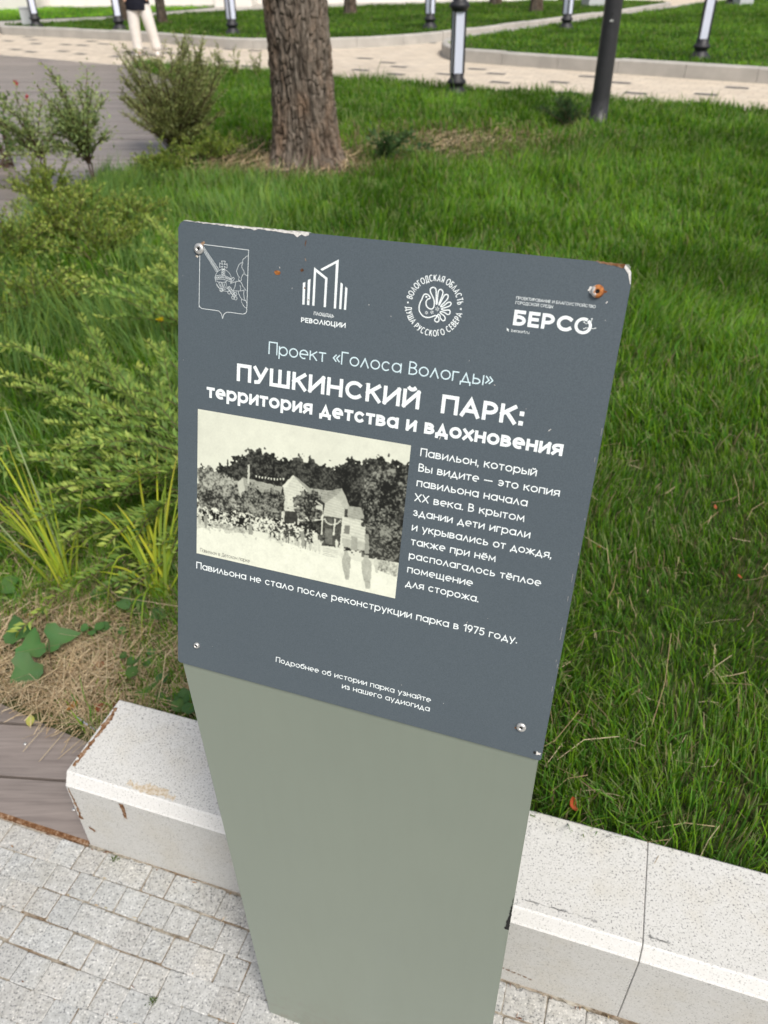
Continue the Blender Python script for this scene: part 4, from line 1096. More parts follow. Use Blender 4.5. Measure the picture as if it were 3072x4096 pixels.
def kerb_strip(name, line_, h_, wd, side, label, joint=1.0):
    P = smooth_line(line_, 10); V, F = [], []
    prof = [(0, 0), (0, h_ - .02), (.02, h_), (wd, h_), (wd, 0)]
    acc = 0.0; last = 0
    pts = [P[0]]
    for i in range(1, len(P)): pts.append(P[i])
    n = len(pts)
    off = []
    for i in range(n):
        d = (pts[min(n - 1, i + 1)] - pts[max(0, i - 1)]).normalized(); off.append(Vector((-d.y, d.x)) * side)
    # resample with narrow joints
    dist = [0.0]
    for i in range(1, n): dist.append(dist[-1] + (pts[i] - pts[i - 1]).length)
    def at(s):
        i = min(n - 2, max(0, int(np.searchsorted(dist, s)) - 1)); t_ = (s - dist[i]) / max(1e-6, dist[i + 1] - dist[i])
        return pts[i].lerp(pts[i + 1], t_), off[i].lerp(off[i + 1], t_).normalized()
    s = 0.0
    while s < dist[-1] - 0.05:
        e = min(dist[-1], s + joint * random.uniform(.98, 1.02))
        o_ = len(V); dz = random.gauss(0, .004); m_ = 5; dn = random.gauss(0, .004)
        for k in range(m_ + 1):
            c_, nn = at(s + 0.003 + (e - s - 0.006) * k / m_)
            for a, z in prof: V.append((c_.x + nn.x * (a + dn), c_.y + nn.y * (a + dn), z + dz if z > 0 else -0.02))
        L = len(prof)
        for k in range(m_):
            for j in range(L - 1): F.append((o_ + k * L + j, o_ + k * L + j + 1, o_ + (k + 1) * L + j + 1, o_ + (k + 1) * L + j))
        F.append(tuple(o_ + j for j in range(L))); F.append(tuple(o_ + m_ * L + j for j in range(L - 1, -1, -1)))
        s = e
    ob = mesh_obj(name, V, F, MAT['fkerb'])
    bm = bmesh.new(); bm.from_mesh(ob.data); bmesh.ops.recalc_face_normals(bm, faces=bm.faces); bm.to_mesh(ob.data); bm.free()
    tag(ob, label, 'kerb'); return P
PB = kerb_strip('concrete_kerb', KB_LINE, 0.175, 0.14, 1, 'long grey concrete kerb edging the far lawn behind the person and the big trunk')
PA = kerb_strip('concrete_kerb', KA_LINE, 0.185, 0.15, 1, 'grey concrete kerb curving round the lawn on the right, behind the dark pole')
def lawn_sheet(name, P, extra, z):
    pts = [(p_.x, p_.y) for p_ in P] + extra
    o_ = mesh_obj(name, [(x, y, z) for x, y in pts], [tuple(range(len(pts)))], MAT['lawnbase']); tag(o_, kind='structure')
    return pts
def inset(P, d, side=1):
    out = []
    for i in range(len(P)):
        dd = (P[min(len(P) - 1, i + 1)] - P[max(0, i - 1)]).normalized(); out.append(P[i] + Vector((-dd.y, dd.x)) * d * side)
    return out
FB = [(6, 28.3), (0.19, 27.0), (-3.15, 25.6), (-4.95, 25.0), (-6.8, 23.0)]
LB = lawn_sheet('far_lawn', inset(PB, 0.12), FB, 0.15)
LA = lawn_sheet('right_lawn', inset(PA, 0.13), [(24, 14), (22, 26)], 0.155)
LC_pts = [(-12, 23.2), (-9.4, 22.9), (-7.1, 24.0), (-5.3, 26.2), (-4.6, 27.3), (-9, 27.6), (-14, 29)]
tag(mesh_obj('back_lawn', [(x, y, 0.152) for x, y in LC_pts], [tuple(range(len(LC_pts)))], MAT['lawnbase']), kind='structure')
FP = [(-14, 22.9), (-8.9, 21.6), (-6.8, 22.9), (-4.9, 24.9), (-3.1, 25.5), (0.2, 26.9), (6, 28.2), (6, 29.8), (-14, 29.8)]
tag(mesh_obj('far_path', [(x, y, 0.146) for x, y in FP], [tuple(range(len(FP)))], MAT['fkerb']), kind='structure')

# ------------------------------------------------------------------ grass (numpy blades)
def blade_mesh(name, x, y, z, h_, wd, lean, az, col, tipcol, mat, roll_=None, curve=1.0, parent=None):
    n = len(x)
    ca, sa = np.cos(az), np.sin(az)
    rl = az + np.pi / 2 if roll_ is None else roll_
    wx, wy = np.cos(rl), np.sin(rl)
    V = np.zeros((n, 6, 3), np.float32); C3 = np.zeros((n, 6, 3), np.float32)
    for lv, (t_, wf) in enumerate(((0.0, 1.0), (0.55, 0.9), (1.0, 0.30))):
        hor = lean * h_ * (t_ ** (1 + curve)); ver = h_ * t_ * np.sqrt(np.clip(1 - (lean * t_) ** 2 * 0.55, 0.08, 1))
        cx, cy, cz = x + ca * hor, y + sa * hor, z + ver
        for sgn, k in ((-1, 0), (1, 1)):
            V[:, lv * 2 + k, 0] = cx + sgn * wx * wd * wf / 2; V[:, lv * 2 + k, 1] = cy + sgn * wy * wd * wf / 2; V[:, lv * 2 + k, 2] = cz
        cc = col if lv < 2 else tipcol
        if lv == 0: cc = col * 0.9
        C3[:, lv * 2] = cc; C3[:, lv * 2 + 1] = cc
    b = (np.arange(n) * 6)[:, None]
    Q = np.concatenate([b + np.array([[0, 1, 3, 2]]), b + np.array([[2, 3, 5, 4]])], 1).reshape(-1, 4)
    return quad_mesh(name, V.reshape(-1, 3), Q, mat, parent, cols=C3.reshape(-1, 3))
def vnoise(x, y, sc, seed):
    r_ = np.random.default_rng(seed); g_ = r_.random((64, 64))
    x = (x / sc) % 64; y = (y / sc) % 64
    i = x.astype(int) % 64; j = y.astype(int) % 64; fx = x - np.floor(x); fy = y - np.floor(y)
    fx = fx * fx * (3 - 2 * fx); fy = fy * fy * (3 - 2 * fy); i2 = (i + 1) % 64; j2 = (j + 1) % 64
    return (g_[i, j] * (1 - fx) + g_[i2, j] * fx) * (1 - fy) + (g_[i, j2] * (1 - fx) + g_[i2, j2] * fx) * fy
def scatter(n, x0, x1, y0, y1, poly, view=True):
    x = rng.uniform(x0, x1, n); y = rng.uniform(y0, y1, n)
    ok = in_poly(x, y, poly)
    if view: ok &= (np.abs(x + 0.02 * y) < 0.60 * y + 1.5)
    return x[ok], y[ok]
PAL = np.array([(0.072, 0.180, 0.008), (0.098, 0.222, 0.012), (0.064, 0.175, 0.020), (0.132, 0.252, 0.016), (0.092, 0.212, 0.032), (0.165, 0.285, 0.030)])
DRY = np.array([(0.30, 0.24, 0.13), (0.36, 0.30, 0.18), (0.22, 0.17, 0.09), (0.17, 0.16, 0.06)])
TREE = np.array([-0.67, 7.62])
def dryness(x, y):
    d = np.hypot((x - TREE[0]), (y - TREE[1]) * 1.0)
    a = np.exp(-((d - 0.35) / 0.35) ** 2) * 0.8
    b = np.exp(-(((x - 0.75) / 1.0) ** 2 + ((y - 8.5) / 0.75) ** 2)) * 1.0
    c_ = np.exp(-(((x + 1.45) / 0.65) ** 2 + ((y - 7.9) / 0.8) ** 2)) * 0.85
    # the strawy bare patch by the boardwalk
    e = np.exp(-(((x + 0.97) / 0.27) ** 2 + ((y - 1.47) / 0.24) ** 2)) * 1.3
    return np.clip(a + b + c_ + e, 0, 1)
def lawn(dens, y0, y1, h0, wd, name, poly=LAWN, x0=-3, x1=8, zf=None, hsd=0.28, dry0=0.06, shade=1.0):
    area = (x1 - x0) * (y1 - y0)
    x, y = scatter(int(area * dens), x0, x1, y0, y1, poly)
    clump = vnoise(x, y, 0.22, 1); big_ = vnoise(x, y, 0.9, 2); small = vnoise(x, y, 0.07, 3)
    dr = dryness(x, y) if zf is None else np.zeros_like(x)
    keep = rng.random(len(x)) < (0.60 + 0.55 * clump) * (1 - 0.75 * dr)
    x, y, clump, big_, small, dr = (a[keep] for a in (x, y, clump, big_, small, dr))
    d = np.hypot(x - TREE[0], y - TREE[1]); keep = d > 0.345 + 0.03 * np.sin(7 * x + 5 * y)
    x, y, clump, big_, small, dr = (a[keep] for a in (x, y, clump, big_, small, dr))
    n = len(x)
    h_ = h0 * (0.55 + 0.75 * clump) * np.exp(rng.normal(0, hsd, n)) * (1 - 0.5 * dr)
    z = ground_z(x, y) if zf is None else np.full(n, zf)
    az = rng.uniform(0, 2 * np.pi, n); az = np.where(rng.random(n) < 0.45, vnoise(x, y, 0.35, 5) * 9, az)
    lean = np.clip(np.abs(rng.normal(0.38, 0.25, n)), 0.02, 0.95)
    base = PAL[np.minimum(5, (np.clip(0.45 * big_ + 0.35 * rng.random(n) + 0.25 * small, 0, .999) * 6).astype(int))]
    base = base * (0.78 + 0.5 * rng.random(n))[:, None] * (0.72 + 0.58 * big_)[:, None] * shade
    isdry = rng.random(n) < np.clip(dry0 + 0.75 * dr, 0, 0.9)
    base = np.where(isdry[:, None], DRY[rng.integers(0, 4, n)] * rng.uniform(.6, 1.1, n)[:, None], base)
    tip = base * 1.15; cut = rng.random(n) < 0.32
    tip = np.where((cut & ~isdry)[:, None], np.array([(0.30, 0.32, 0.16)]), tip)
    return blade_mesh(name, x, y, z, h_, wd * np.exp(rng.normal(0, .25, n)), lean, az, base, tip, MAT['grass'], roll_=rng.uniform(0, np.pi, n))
GR = []
GR.append(lawn(21000, -0.9, 2.3, 0.052, 0.0026, 'grass', x0=-1.3, x1=3.0, dry0=0.085))
GR.append(lawn(7500, 2.3, 4.6, 0.075, 0.0042, 'grass', x0=-2.5, x1=4.2, dry0=0.035))
GR.append(lawn(4200, 4.6, 8.2, 0.085, 0.0062, 'grass', x0=-3, x1=6.2, dry0=0.025))
GR.append(lawn(2300, 8.2, 15.4, 0.085, 0.0095, 'grass', x0=-4.5, x1=9.5, dry0=0.02))
GR.append(lawn(700, 11, 27.5, 0.050, 0.012, 'grass', poly=[(p_[0], p_[1]) for p_ in LA], x0=1, x1=14, zf=0.155, dry0=0.02))
GR.append(lawn(550, 17.2, 28, 0.050, 0.013, 'grass', poly=[(p_[0], p_[1]) for p_ in LB], x0=-9, x1=9, zf=0.15, dry0=0.02, shade=.85))
GR.append(lawn(500, 22.8, 29, 0.05, 0.013, 'grass', poly=LC_pts, x0=-14, x1=-4, zf=0.152, dry0=0.02, shade=1.9))
def long_grass():
    x, y = scatter(60000, -2.7, -0.3, 2.3, 7.0, LAWN); n = len(x)
    cl = vnoise(x, y, .3, 21); k = rng.random(n) < np.clip((cl - .25) * 1.6, 0, 1) * np.clip(1.25 - (x + 1.9) * .65, 0, 1) * .55
    x, y, cl = x[k], y[k], cl[k]; n = len(x)
    pal = np.array([(0.180, 0.320, 0.090), (0.140, 0.270, 0.080), (0.220, 0.350, 0.100), (0.250, 0.360, 0.070)])
    c_ = pal[rng.integers(0, 4, n)] * rng.uniform(.75, 1.15, n)[:, None]
    return blade_mesh('long_grass', x, y, ground_z(x, y), .13 * (.5 + cl) * np.exp(rng.normal(0, .25, n)), np.full(n, .0048), np.clip(np.abs(rng.normal(.3, .2, n)), 0, .9), vnoise(x, y, .5, 22) * 8 + rng.normal(0, .8, n), c_, c_ * 1.1, MAT['grass'], roll_=rng.uniform(0, np.pi, n))
GR.append(long_grass())
for g_ in GR: tag(g_, kind='stuff')
# straw and thatch lying in the near grass and the bed
def straws(n, fx, zoff, L0, wd, name, up=0.25):
    x, y = fx(n); n = len(x)
    az = rng.uniform(0, 2 * np.pi, n); L = L0 * np.exp(rng.normal(0, .45, n))
    z0 = ground_z(x, y) + zoff * rng.random(n); pitch_ = rng.normal(0, up, n)
    dx, dy, dz = np.cos(az) * np.cos(pitch_) * L, np.sin(az) * np.cos(pitch_) * L, np.abs(np.sin(pitch_)) * L
    bend = rng.normal(0, .08, n) * L
    V = np.zeros((n, 6, 3), np.float32)
    px, py = -np.sin(az), np.cos(az)
    for lv, t_ in enumerate((0, .5, 1)):
        cx = x + dx * (t_ - .5) + px * bend * (1 - (2 * t_ - 1) ** 2); cy = y + dy * (t_ - .5) + py * bend * (1 - (2 * t_ - 1) ** 2); cz = z0 + dz * t_
        for s_, k in ((-1, 0), (1, 1)):
            V[:, lv * 2 + k] = np.stack([cx + s_ * px * wd / 2, cy + s_ * py * wd / 2, cz + s_ * wd * .2], -1)
    b = (np.arange(n) * 6)[:, None]
    Q = np.concatenate([b + np.array([[0, 1, 3, 2]]), b + np.array([[2, 3, 5, 4]])], 1).reshape(-1, 4)
    C_ = np.array([(0.52, 0.41, 0.25), (0.62, 0.51, 0.34), (0.42, 0.31, 0.18), (0.32, 0.23, 0.14), (0.58, 0.46, 0.30)])[rng.integers(0, 5, n)] * rng.uniform(.65, 1.1, n)[:, None]
    o_ = quad_mesh(name, V.reshape(-1, 3), Q, MAT['straw'], cols=np.repeat(C_, 6, 0)); tag(o_, kind='stuff'); return o_
def near_lawn(n):
    x, y = scatter(n, -0.3, 2.2, 0.2, 3.2, LAWN); return x, y
straws(1500, near_lawn, 0.040, 0.06, 0.0013, 'straw', .45)
BED = [(-0.66, 1.20), (-0.756, 1.265), (-0.891, 1.325), (-1.05, 1.405), (-1.55, 1.75), (-1.9, 2.3), (-0.5, 2.3), (-0.30, 1.75), (-0.42, 1.20)]
def bed(n):
    x = rng.normal(-0.88, 0.26, n); y = rng.normal(1.50, 0.24, n); ok = in_poly(x, y, BED); return x[ok], y[ok]
straws(4800, bed, 0.022, 0.085, 0.0015, 'straw', .14)
def bed2(n):
    x = rng.uniform(-1.9, -.4, n); y = rng.uniform(1.3, 2.4, n); ok = in_poly(x, y, BED); return x[ok], y[ok]
straws(1800, bed2, 0.02, 0.07, 0.0019, 'straw', .15)
def foot(n):
    a = rng.uniform(0, 2 * np.pi, n); d = 0.34 + np.abs(rng.normal(0, 0.085, n)); return TREE[0] + d * np.cos(a), TREE[1] + d * np.sin(a)
def worn(n):
    x = rng.normal(.75, .6, n); y = rng.normal(8.5, .38, n); k = rng.random(n) < .3
    x = np.where(k, rng.normal(-1.35, .3, n), x); y = np.where(k, rng.normal(7.8, .35, n), y); return x, y
straws(1300, worn, 0.03, 0.09, 0.0045, 'straw', .2)
straws(420, foot, 0.05, 0.10, 0.006, 'straw', .35)

# ------------------------------------------------------------------ leafy plants
class Leaves:
    def __init__(s): s.V, s.Q, s.C = [], [], []
    def leaf(s, p, d, nrm, L, wd, col, droop=0.0):
        d = d.normalized(); side = d.cross(nrm)
        if side.length < 1e-4: side = d.orthogonal()
        side.normalize(); up_ = side.cross(d).normalized()
        m_ = p + d * L * .45 + up_ * L * .08; e = p + d * L - up_ * L * droop
        o_ = len(s.V)
        s.V += [p, m_ + side * wd / 2, e, m_ - side * wd / 2]
        s.Q.append((o_, o_ + 1, o_ + 2, o_ + 3)); s.C += [col] * 4
    def build(s, name, mat, parent):
        return quad_mesh(name, np.array([tuple(v_) for v_ in s.V]), np.array(s.Q), mat, parent, cols=np.array(s.C))
def tube(V, F, pts, r0, r1, n=5):
    o_ = len(V); m_ = len(pts)
    for i, p_ in enumerate(pts):
        d = (pts[min(m_ - 1, i + 1)] - pts[max(0, i - 1)]).normalized(); a = d.orthogonal().normalized(); b = d.cross(a)
        r_ = r0 + (r1 - r0) * i / (m_ - 1)
        for k in range(n):
            t_ = 2 * math.pi * k / n; V.append(tuple(p_ + a * r_ * math.cos(t_) + b * r_ * math.sin(t_)))
    for i in range(m_ - 1):
        for k in range(n):
            k2 = (k + 1) % n; F.append((o_ + i * n + k, o_ + i * n + k2, o_ + (i + 1) * n + k2, o_ + (i + 1) * n + k))
def arc(b, t_, sag, n=9, wob=0.0):
    b, t_ = Vector(b), Vector(t_); out = []
    for i in range(n):
        u_ = i / (n - 1); p_ = b.lerp(t_, u_); p_.z += sag * 4 * u_ * (1 - u_)
        if wob and 0 < i < n - 1: p_ += Vector((random.gauss(0, wob), random.gauss(0, wob), random.gauss(0, wob)))
        out.append(p_)
    return out
def jit(c_, a=.2):
    k = random.uniform(1 - a, 1 + a); return (c_[0] * k * random.uniform(.92, 1.08), c_[1] * k, c_[2] * k * random.uniform(.85, 1.15))
def shoot_leaves(Lv, pts, step, L, wd, cols, tipcol, start=0.15, flatness=0.0):
    tot = sum((pts[i + 1] - pts[i]).length for i in range(len(pts) - 1)); s = tot * start; k = 0
    while s < tot:
        acc = 0
        for i in range(len(pts) - 1):
            l_ = (pts[i + 1] - pts[i]).length
            if acc + l_ >= s:
                p_ = pts[i].lerp(pts[i + 1], (s - acc) / l_); d = (pts[i + 1] - pts[i]).normalized(); break
            acc += l_
        u_ = s / tot
        a = k * 2.4 + random.uniform(-.4, .4); o1 = d.orthogonal().normalized(); o2 = d.cross(o1)
        rad = o1 * math.cos(a) + o2 * math.sin(a)
        if random.random() < flatness:
            sd_ = d.cross(Vector((0, 0, 1)))
            if sd_.length > .05: rad = (sd_.normalized() * (1 if k % 2 else -1) + Vector((0, 0, random.uniform(.1, .6)))).normalized()
        dr = (d * random.uniform(.5, 1.0) + rad * random.uniform(.6, 1.0) + Vector((0, 0, .25)))
        col = random.choice(cols)
        if u_ > .80: col = tuple(col[j] * (1 - (u_ - .8) * 4) + tipcol[j] * (u_ - .8) * 4 for j in range(3))
        ll = L * random.uniform(.7, 1.2) * (1.0 if u_ < .85 else .8)
        Lv.leaf(p_, dr, rad.cross(d) + Vector((0, 0, .6)), ll, wd * random.uniform(.8, 1.2), jit(col, .22), random.uniform(0, .2))
        s += step * random.uniform(.6, 1.4); k += 1
G1 = [(0.225, 0.335, 0.070), (0.185, 0.300, 0.070), (0.265, 0.375, 0.080), (0.150, 0.250, 0.065)]
TIP = (0.50, 0.58, 0.14)
# low arching spirea spreading left from behind the sign
TIPS = [(-1.27, 2.67, .24), (-1.085, 2.42, .24), (-1.15, 2.37, .23), (-1.25, 2.525, .23), (-1.50, 2.81, .24), (-1.29, 3.05, .26), (-1.68, 3.2, .24), (-1.15, 2.28, .20), (-1.09, 2.02, .20),
        (-1.03, 2.075, .22), (-0.965, 1.874, .20), (-0.84, 1.825, .20), (-1.22, 2.30, .22), (-0.98, 2.85, .30), (-0.95, 2.66, .30), (-0.9, 2.3, .30), (-0.8, 2.1, .28), (-1.4, 2.95, .22), (-1.05, 2.6, .28), (-0.85, 2.45, .30), (-1.6, 3.0, .2), (-1.0, 3.1, .3)]
def shrub(name, root_xy, tips, label, cat, cols, tipcol, L, wd, step, sag, stem_r=.0025, side=0.55, group=None, start=.15, nside=4, flatness=0.0, trunk=0.0, puff=0):
    z = gz(*root_xy) if abs(root_xy[0]) < 3.2 else 0.0
    root = empty(name, (root_xy[0], root_xy[1], z), 0, label, cat, group)
    o_ = Vector((root_xy[0], root_xy[1], z)); SV, SF = [], []; Lv = Leaves()
    for t_ in tips:
        t_ = Vector(t_) - o_
        b_ = Vector((random.gauss(0, .04), random.gauss(0, .05), 0))
        if trunk: b_ = b_ * .3 + Vector((0, 0, trunk * random.uniform(.75, 1.1)))
        P = arc(b_, t_, sag * random.uniform(.6, 1.3), 9, (t_ - b_).length * .008)
        tube(SV, SF, P, stem_r, stem_r * .4); shoot_leaves(Lv, P, step, L, wd, cols, tipcol, start, flatness)
        for k in range(puff):
            q_ = P[random.randint(4, 8)] + Vector((random.gauss(0, .05), random.gauss(0, .05), random.gauss(.01, .025)))
            Lv.leaf(q_, Vector((random.gauss(0, 1), random.gauss(0, 1), random.gauss(.1, .5))), Vector((0, 0, 1)), L * random.uniform(.5, 1), wd, jit(random.choice(cols), .25), .1)
        for k in range(nside):
            i = random.randint(2, 7); d = (P[i + 1] - P[i]).normalized()
            lat = Vector((-d.y, d.x, 0)).normalized() * random.choice([-1, 1]) * random.uniform(.4, .9) + d + Vector((0, 0, random.uniform(-.05, .3)))
            e = P[i] + lat.normalized() * (t_ - b_).length * random.uniform(.18, .34) * side / .55
            Pp = arc(P[i], e, sag * .2, 6); tube(SV, SF, Pp, stem_r * .5, stem_r * .25, 4); shoot_leaves(Lv, Pp, step, L * .9, wd * .9, cols, tipcol, .1, flatness)
    if trunk:
        for k in range(2): tube(SV, SF, arc((.015 * k, 0, -.03), (.02 - .03 * k, .01, trunk * 1.1), 0, 7, .006), stem_r * 1.5, stem_r, 6)
    mesh_obj('stems', SV, SF, MAT['bush_stem'], root)
    Lv.build('foliage', MAT['leaf'], root); return root
allt = list(TIPS)
for k in range(30):
    a = random.choice(TIPS); allt.append((a[0] + random.gauss(.12, .16), a[1] + random.gauss(.02, .16), max(.06, a[2] + random.uniform(-.13, .05))))
shrub('spirea_shrub', (-0.42, 2.30), allt, 'low light green shrub with arching feathery shoots spreading left from behind the sign', 'shrub', G1, TIP, 0.042, 0.0105, 0.0068, 0.07, nside=2, flatness=.6, stem_r=.0030, puff=3)
shrub('spirea_shrub', (-0.70, 3.55), [(-1.40 + random.uniform(-.02, .35), 4.3 + random.uniform(-.8, .5), .22 + random.uniform(-.05, .2)) for k in range(16)] + [(-1.0 + random.gauss(0, .2), 3.7 + random.gauss(0, .3), .35) for k in range(10)],
      'upper feathery green shrub beside the top left corner of the sign, near the yellow flowers', 'shrub', G1, TIP, 0.044, 0.0110, 0.0075, 0.05, nside=1, flatness=.5)
# dark feathery bush and saplings along the boardwalk edge
G2 = [(0.260, 0.305, 0.115), (0.315, 0.360, 0.140), (0.370, 0.410, 0.165), (0.195, 0.230, 0.085)]
def bushy(name, xy, h_, rad, n, label, cols, tipcol, L, wd, step, clear=0.0, group=None, stem_r=.006, lean=0.0, nside=3, trunk=0.0, puff=0):
    tips = []
    for k in range(n):
        a = random.uniform(0, 2 * math.pi); r_ = rad * math.sqrt(random.random()); zz = h_ * (random.uniform(.5, 1.0) if not trunk else random.uniform(.36, 1.0)) if trunk else h_ * (random.uniform(.45, 1.0) if random.random() < .9 else random.uniform(.3, .5)) * (1 - 0.35 * (r_ / rad) ** 2)
        tips.append((xy[0] + r_ * math.cos(a) + lean * zz, xy[1] + r_ * math.sin(a), zz))
    return shrub(name, xy, tips, label, 'shrub', cols, tipcol, L, wd, step, 0.03, stem_r, .6, group, .25 + clear if not trunk else .12, nside, 0.0, trunk, puff)
bushy('feathery_bush', (-1.98, 8.30), 1.05, 0.54, 105, 'big dark green feathery bush left of the thick trunk at the edge of the boardwalk', G2, (0.36, 0.42, .15), 0.055, 0.012, 0.0135, 0.0, None, .008, .10, 3, puff=16)
G3 = [(0.330, 0.410, 0.170), (0.270, 0.350, 0.145), (0.380, 0.460, 0.180), (0.210, 0.280, 0.110)]
bushy('sapling', (-2.34, 6.72), 0.88, 0.36, 34, 'slim grey-green sapling with brown stems in front of the boardwalk, nearest the big bush', G3, (.3, .38, .14), 0.050, 0.020, 0.030, .28, 'saplings along the boardwalk edge', .006, trunk=.30, puff=40)
bushy('sapling', (-2.80, 6.95), 0.70, 0.34, 24, 'shorter grey-green sapling on one bare stem, left of the taller sapling', G3, (.3, .38, .14), 0.050, 0.020, 0.030, .34, 'saplings along the boardwalk edge', .006, trunk=.28, puff=40)
r_ = bushy('rose_bush', (-3.45, 7.75), 0.72, 0.30, 18, 'small leafy rose bush with pink-red blooms at the left edge over the boardwalk', [(0.10, 0.19, 0.05), (0.14, 0.24, 0.06)], (.24, .33, .08), 0.050, 0.026, 0.024, .2, None, .006)
for k in range(7):
    Lv = Leaves()
    c_ = Vector((random.uniform(-.25, .35), random.uniform(-.2, .2), random.uniform(.5, .78)))
    for j in range(9):
        d = Vector((random.gauss(0, 1), random.gauss(0, 1), random.gauss(.3, .8))); Lv.leaf(c_, d, Vector((0, 0, 1)), .035, .026, jit((0.50, 0.07, 0.07), .2))
    Lv.build('bloom', MAT['petal'], r_)
# yellow green herbs filling the bed at the left
G4 = [(0.230, 0.310, 0.050), (0.180, 0.270, 0.050), (0.280, 0.350, 0.075), (0.140, 0.215, 0.050)]
HERB = [((-2.05, 5.25), .46, 'yellow-green leafy herb clump with pale dry stalks by the boardwalk at the left edge'), ((-1.80, 5.05), .36, 'low yellow-green herb clump right of the stalky one at the left'),
        ((-1.83, 4.05), .34, 'small yellow-green herb clump lower down the left edge above the shrub'), ((-1.75, 5.6), .30, 'loose olive herb clump between the sapling and the lawn'), ((-1.85, 7.2), .34, 'olive and yellow herb clump at the foot of the big bush')]
HERB += [((-2.45, 6.15), .36, 'bright yellow-green herb clump at the foot of the slim saplings'), ((-2.15, 5.9), .30, 'low grassy green herb clump right of the sapling stems'), ((-2.62, 6.35), .42, 'tall yellowish herb clump at the left edge in front of the boardwalk'), ((-2.3, 4.95), .40, 'pale leafy herb clump cut by the left edge halfway up'), ((-1.55, 7.9), .30, 'low pale herb clump between the big bush and the trunk')]
for xy, h_, lb in HERB:
    r_ = bushy('herb_clump', xy, h_, .32, 40, lb, G4, (.38, .44, .10), 0.036, 0.015, 0.013, -.1, 'herb clumps in the bed', .003, 0, 2)
for k, (x, y) in enumerate([(-2.4, 13.6), (-2.1, 13.3), (-1.8, 13.2), (-2.9, 13.9)]):
    bushy('weed', (x, y), .55 - .06 * k, .12, 7, ['tallest thin pale green weed against the cream path left of the trunk', 'second thin weed against the cream path, nearer the trunk', 'thin weed nearest the trunk at the lawn corner', 'thin weed partly behind the top of the big bush'][k], G4, (.25, .32, .1), .05, .014, .022, .25, 'weeds at the lawn corner', .004)
# tall strap-leaved plants (sedge) with fanned blades
def strap_clump(name, xy, blades, label, cols, group=None):
    z = gz(*xy); root = empty(name, (xy[0], xy[1], z), 0, label, 'plant', group); V, Q, Cc = [], [], []
    for (dx, dy, dz, sag, wd) in blades:
        if random.random() < .4: sag *= 1.9; dz *= .62
        P = []; b_ = Vector((random.gauss(0, .018), random.gauss(0, .018), 0)); e = Vector((dx, dy, dz)); n = 10
        wd *= .72; col = jit(random.choice(cols), .2); sd_ = Vector((-dy, dx, 0)); sd_ = sd_.normalized() if sd_.length > 1e-4 else Vector((1, 0, 0)); sd_ = (sd_ + Vector((random.gauss(0, .4), random.gauss(0, .4), random.gauss(0, .3)))).normalized()
        o_ = len(V)
        for i in range(n):
            u_ = i / (n - 1); p_ = b_.lerp(e, u_); p_.z += sag * 4 * u_ * (1 - u_); wv = wd * (1 - u_ ** 2.2) * (.6 + .4 * min(1, u_ * 5)) + .0006
            V += [p_ + sd_ * wv / 2, p_ + Vector((0, 0, -wv * .22)), p_ - sd_ * wv / 2]
            cc = col if u_ < .85 else tuple(col[j] * .5 + (0.45, .30, .1)[j] * .5 for j in range(3))
            Cc += [cc] * 3
        for i in range(n - 1):
            for k in range(2): Q.append((o_ + i * 3 + k, o_ + i * 3 + k + 1, o_ + i * 3 + 4 + k, o_ + i * 3 + 3 + k))
    quad_mesh('leaves', np.array([tuple(v_) for v_ in V]), np.array(Q), MAT['leaf'], root, cols=np.array(Cc), smooth=True)
    return root
YG = [(0.33, 0.40, 0.030), (0.26, 0.34, 0.035), (0.40, 0.43, 0.045), (0.19, 0.29, 0.04)]
B1 = [(-.24, .30, .30, .08, .009), (-.20, .22, .26, .07, .010), (-.15, .28, .28, .05, .009), (-.30, .10, .22, .09, .010), (-.26, .16, .26, .09, .009), (-.10, .24, .24, .05, .009), (-.06, .20, .22, .04, .008), (-.32, .04, .12, .10, .008),
      (-.18, .08, .20, .06, .010), (.10, .10, .12, .06, .008), (.16, -.09, .03, .04, .008), (-.22, .36, .26, .06, .008), (-.34, .24, .24, .10, .009), (.02, .22, .20, .03, .008), (-.12, .15, .24, .04, .009), (-.02, .1, .16, .03, .008), (-.1, -.06, .02, .05, .007)]
B1 = [(a * 1.25, b * 1.2, c * 1.2, d, e * 1.25) for a, b, c, d, e in B1] + [(a * .9 + random.gauss(0, .05), b + random.gauss(0, .05), c * random.uniform(.7, 1.1), d, e) for a, b, c, d, e in B1]
strap_clump('sedge_clump', (-0.99, 1.82), B1, 'yellow-green clump of strap leaves at the left edge, fanning up to the left', YG, 'strap-leaved clumps in the bed')
B2 = [(-.13, .42, .28, .06, .010), (-.03, .40, .30, .05, .010), (.03, .36, .32, .04, .010), (-.20, .30, .24, .07, .010), (-.08, .22, .30, .05, .011), (-.16, .16, .20, .07, .009), (-.05, -.18, .02, .10, .009), (-.13, -.13, .02, .12, .008), (-.22, .02, .06, .10, .008),
      (.02, .18, .26, .04, .010), (.06, .22, .28, .03, .010), (-.10, .30, .26, .05, .010), (.0, .12, .24, .03, .010), (.08, .1, .24, .03, .009), (-.02, .26, .30, .04, .01), (.10, .28, .30, .03, .01), (-.18, .22, .16, .08, .008)]
B2 = [(a, b, c, d, e * 1.25) for a, b, c, d, e in B2] + [(a + random.gauss(0, .05), b + random.gauss(0, .05), c * random.uniform(.7, 1.1), d, e) for a, b, c, d, e in B2]
strap_clump('sedge_clump', (-0.69, 1.78), B2, 'yellow strap-leaved clump tucked against the left edge of the sign panel', [(0.42, 0.45, .040), (.33, .41, .040), (.24, .35, .045)], 'strap-leaved clumps in the bed')
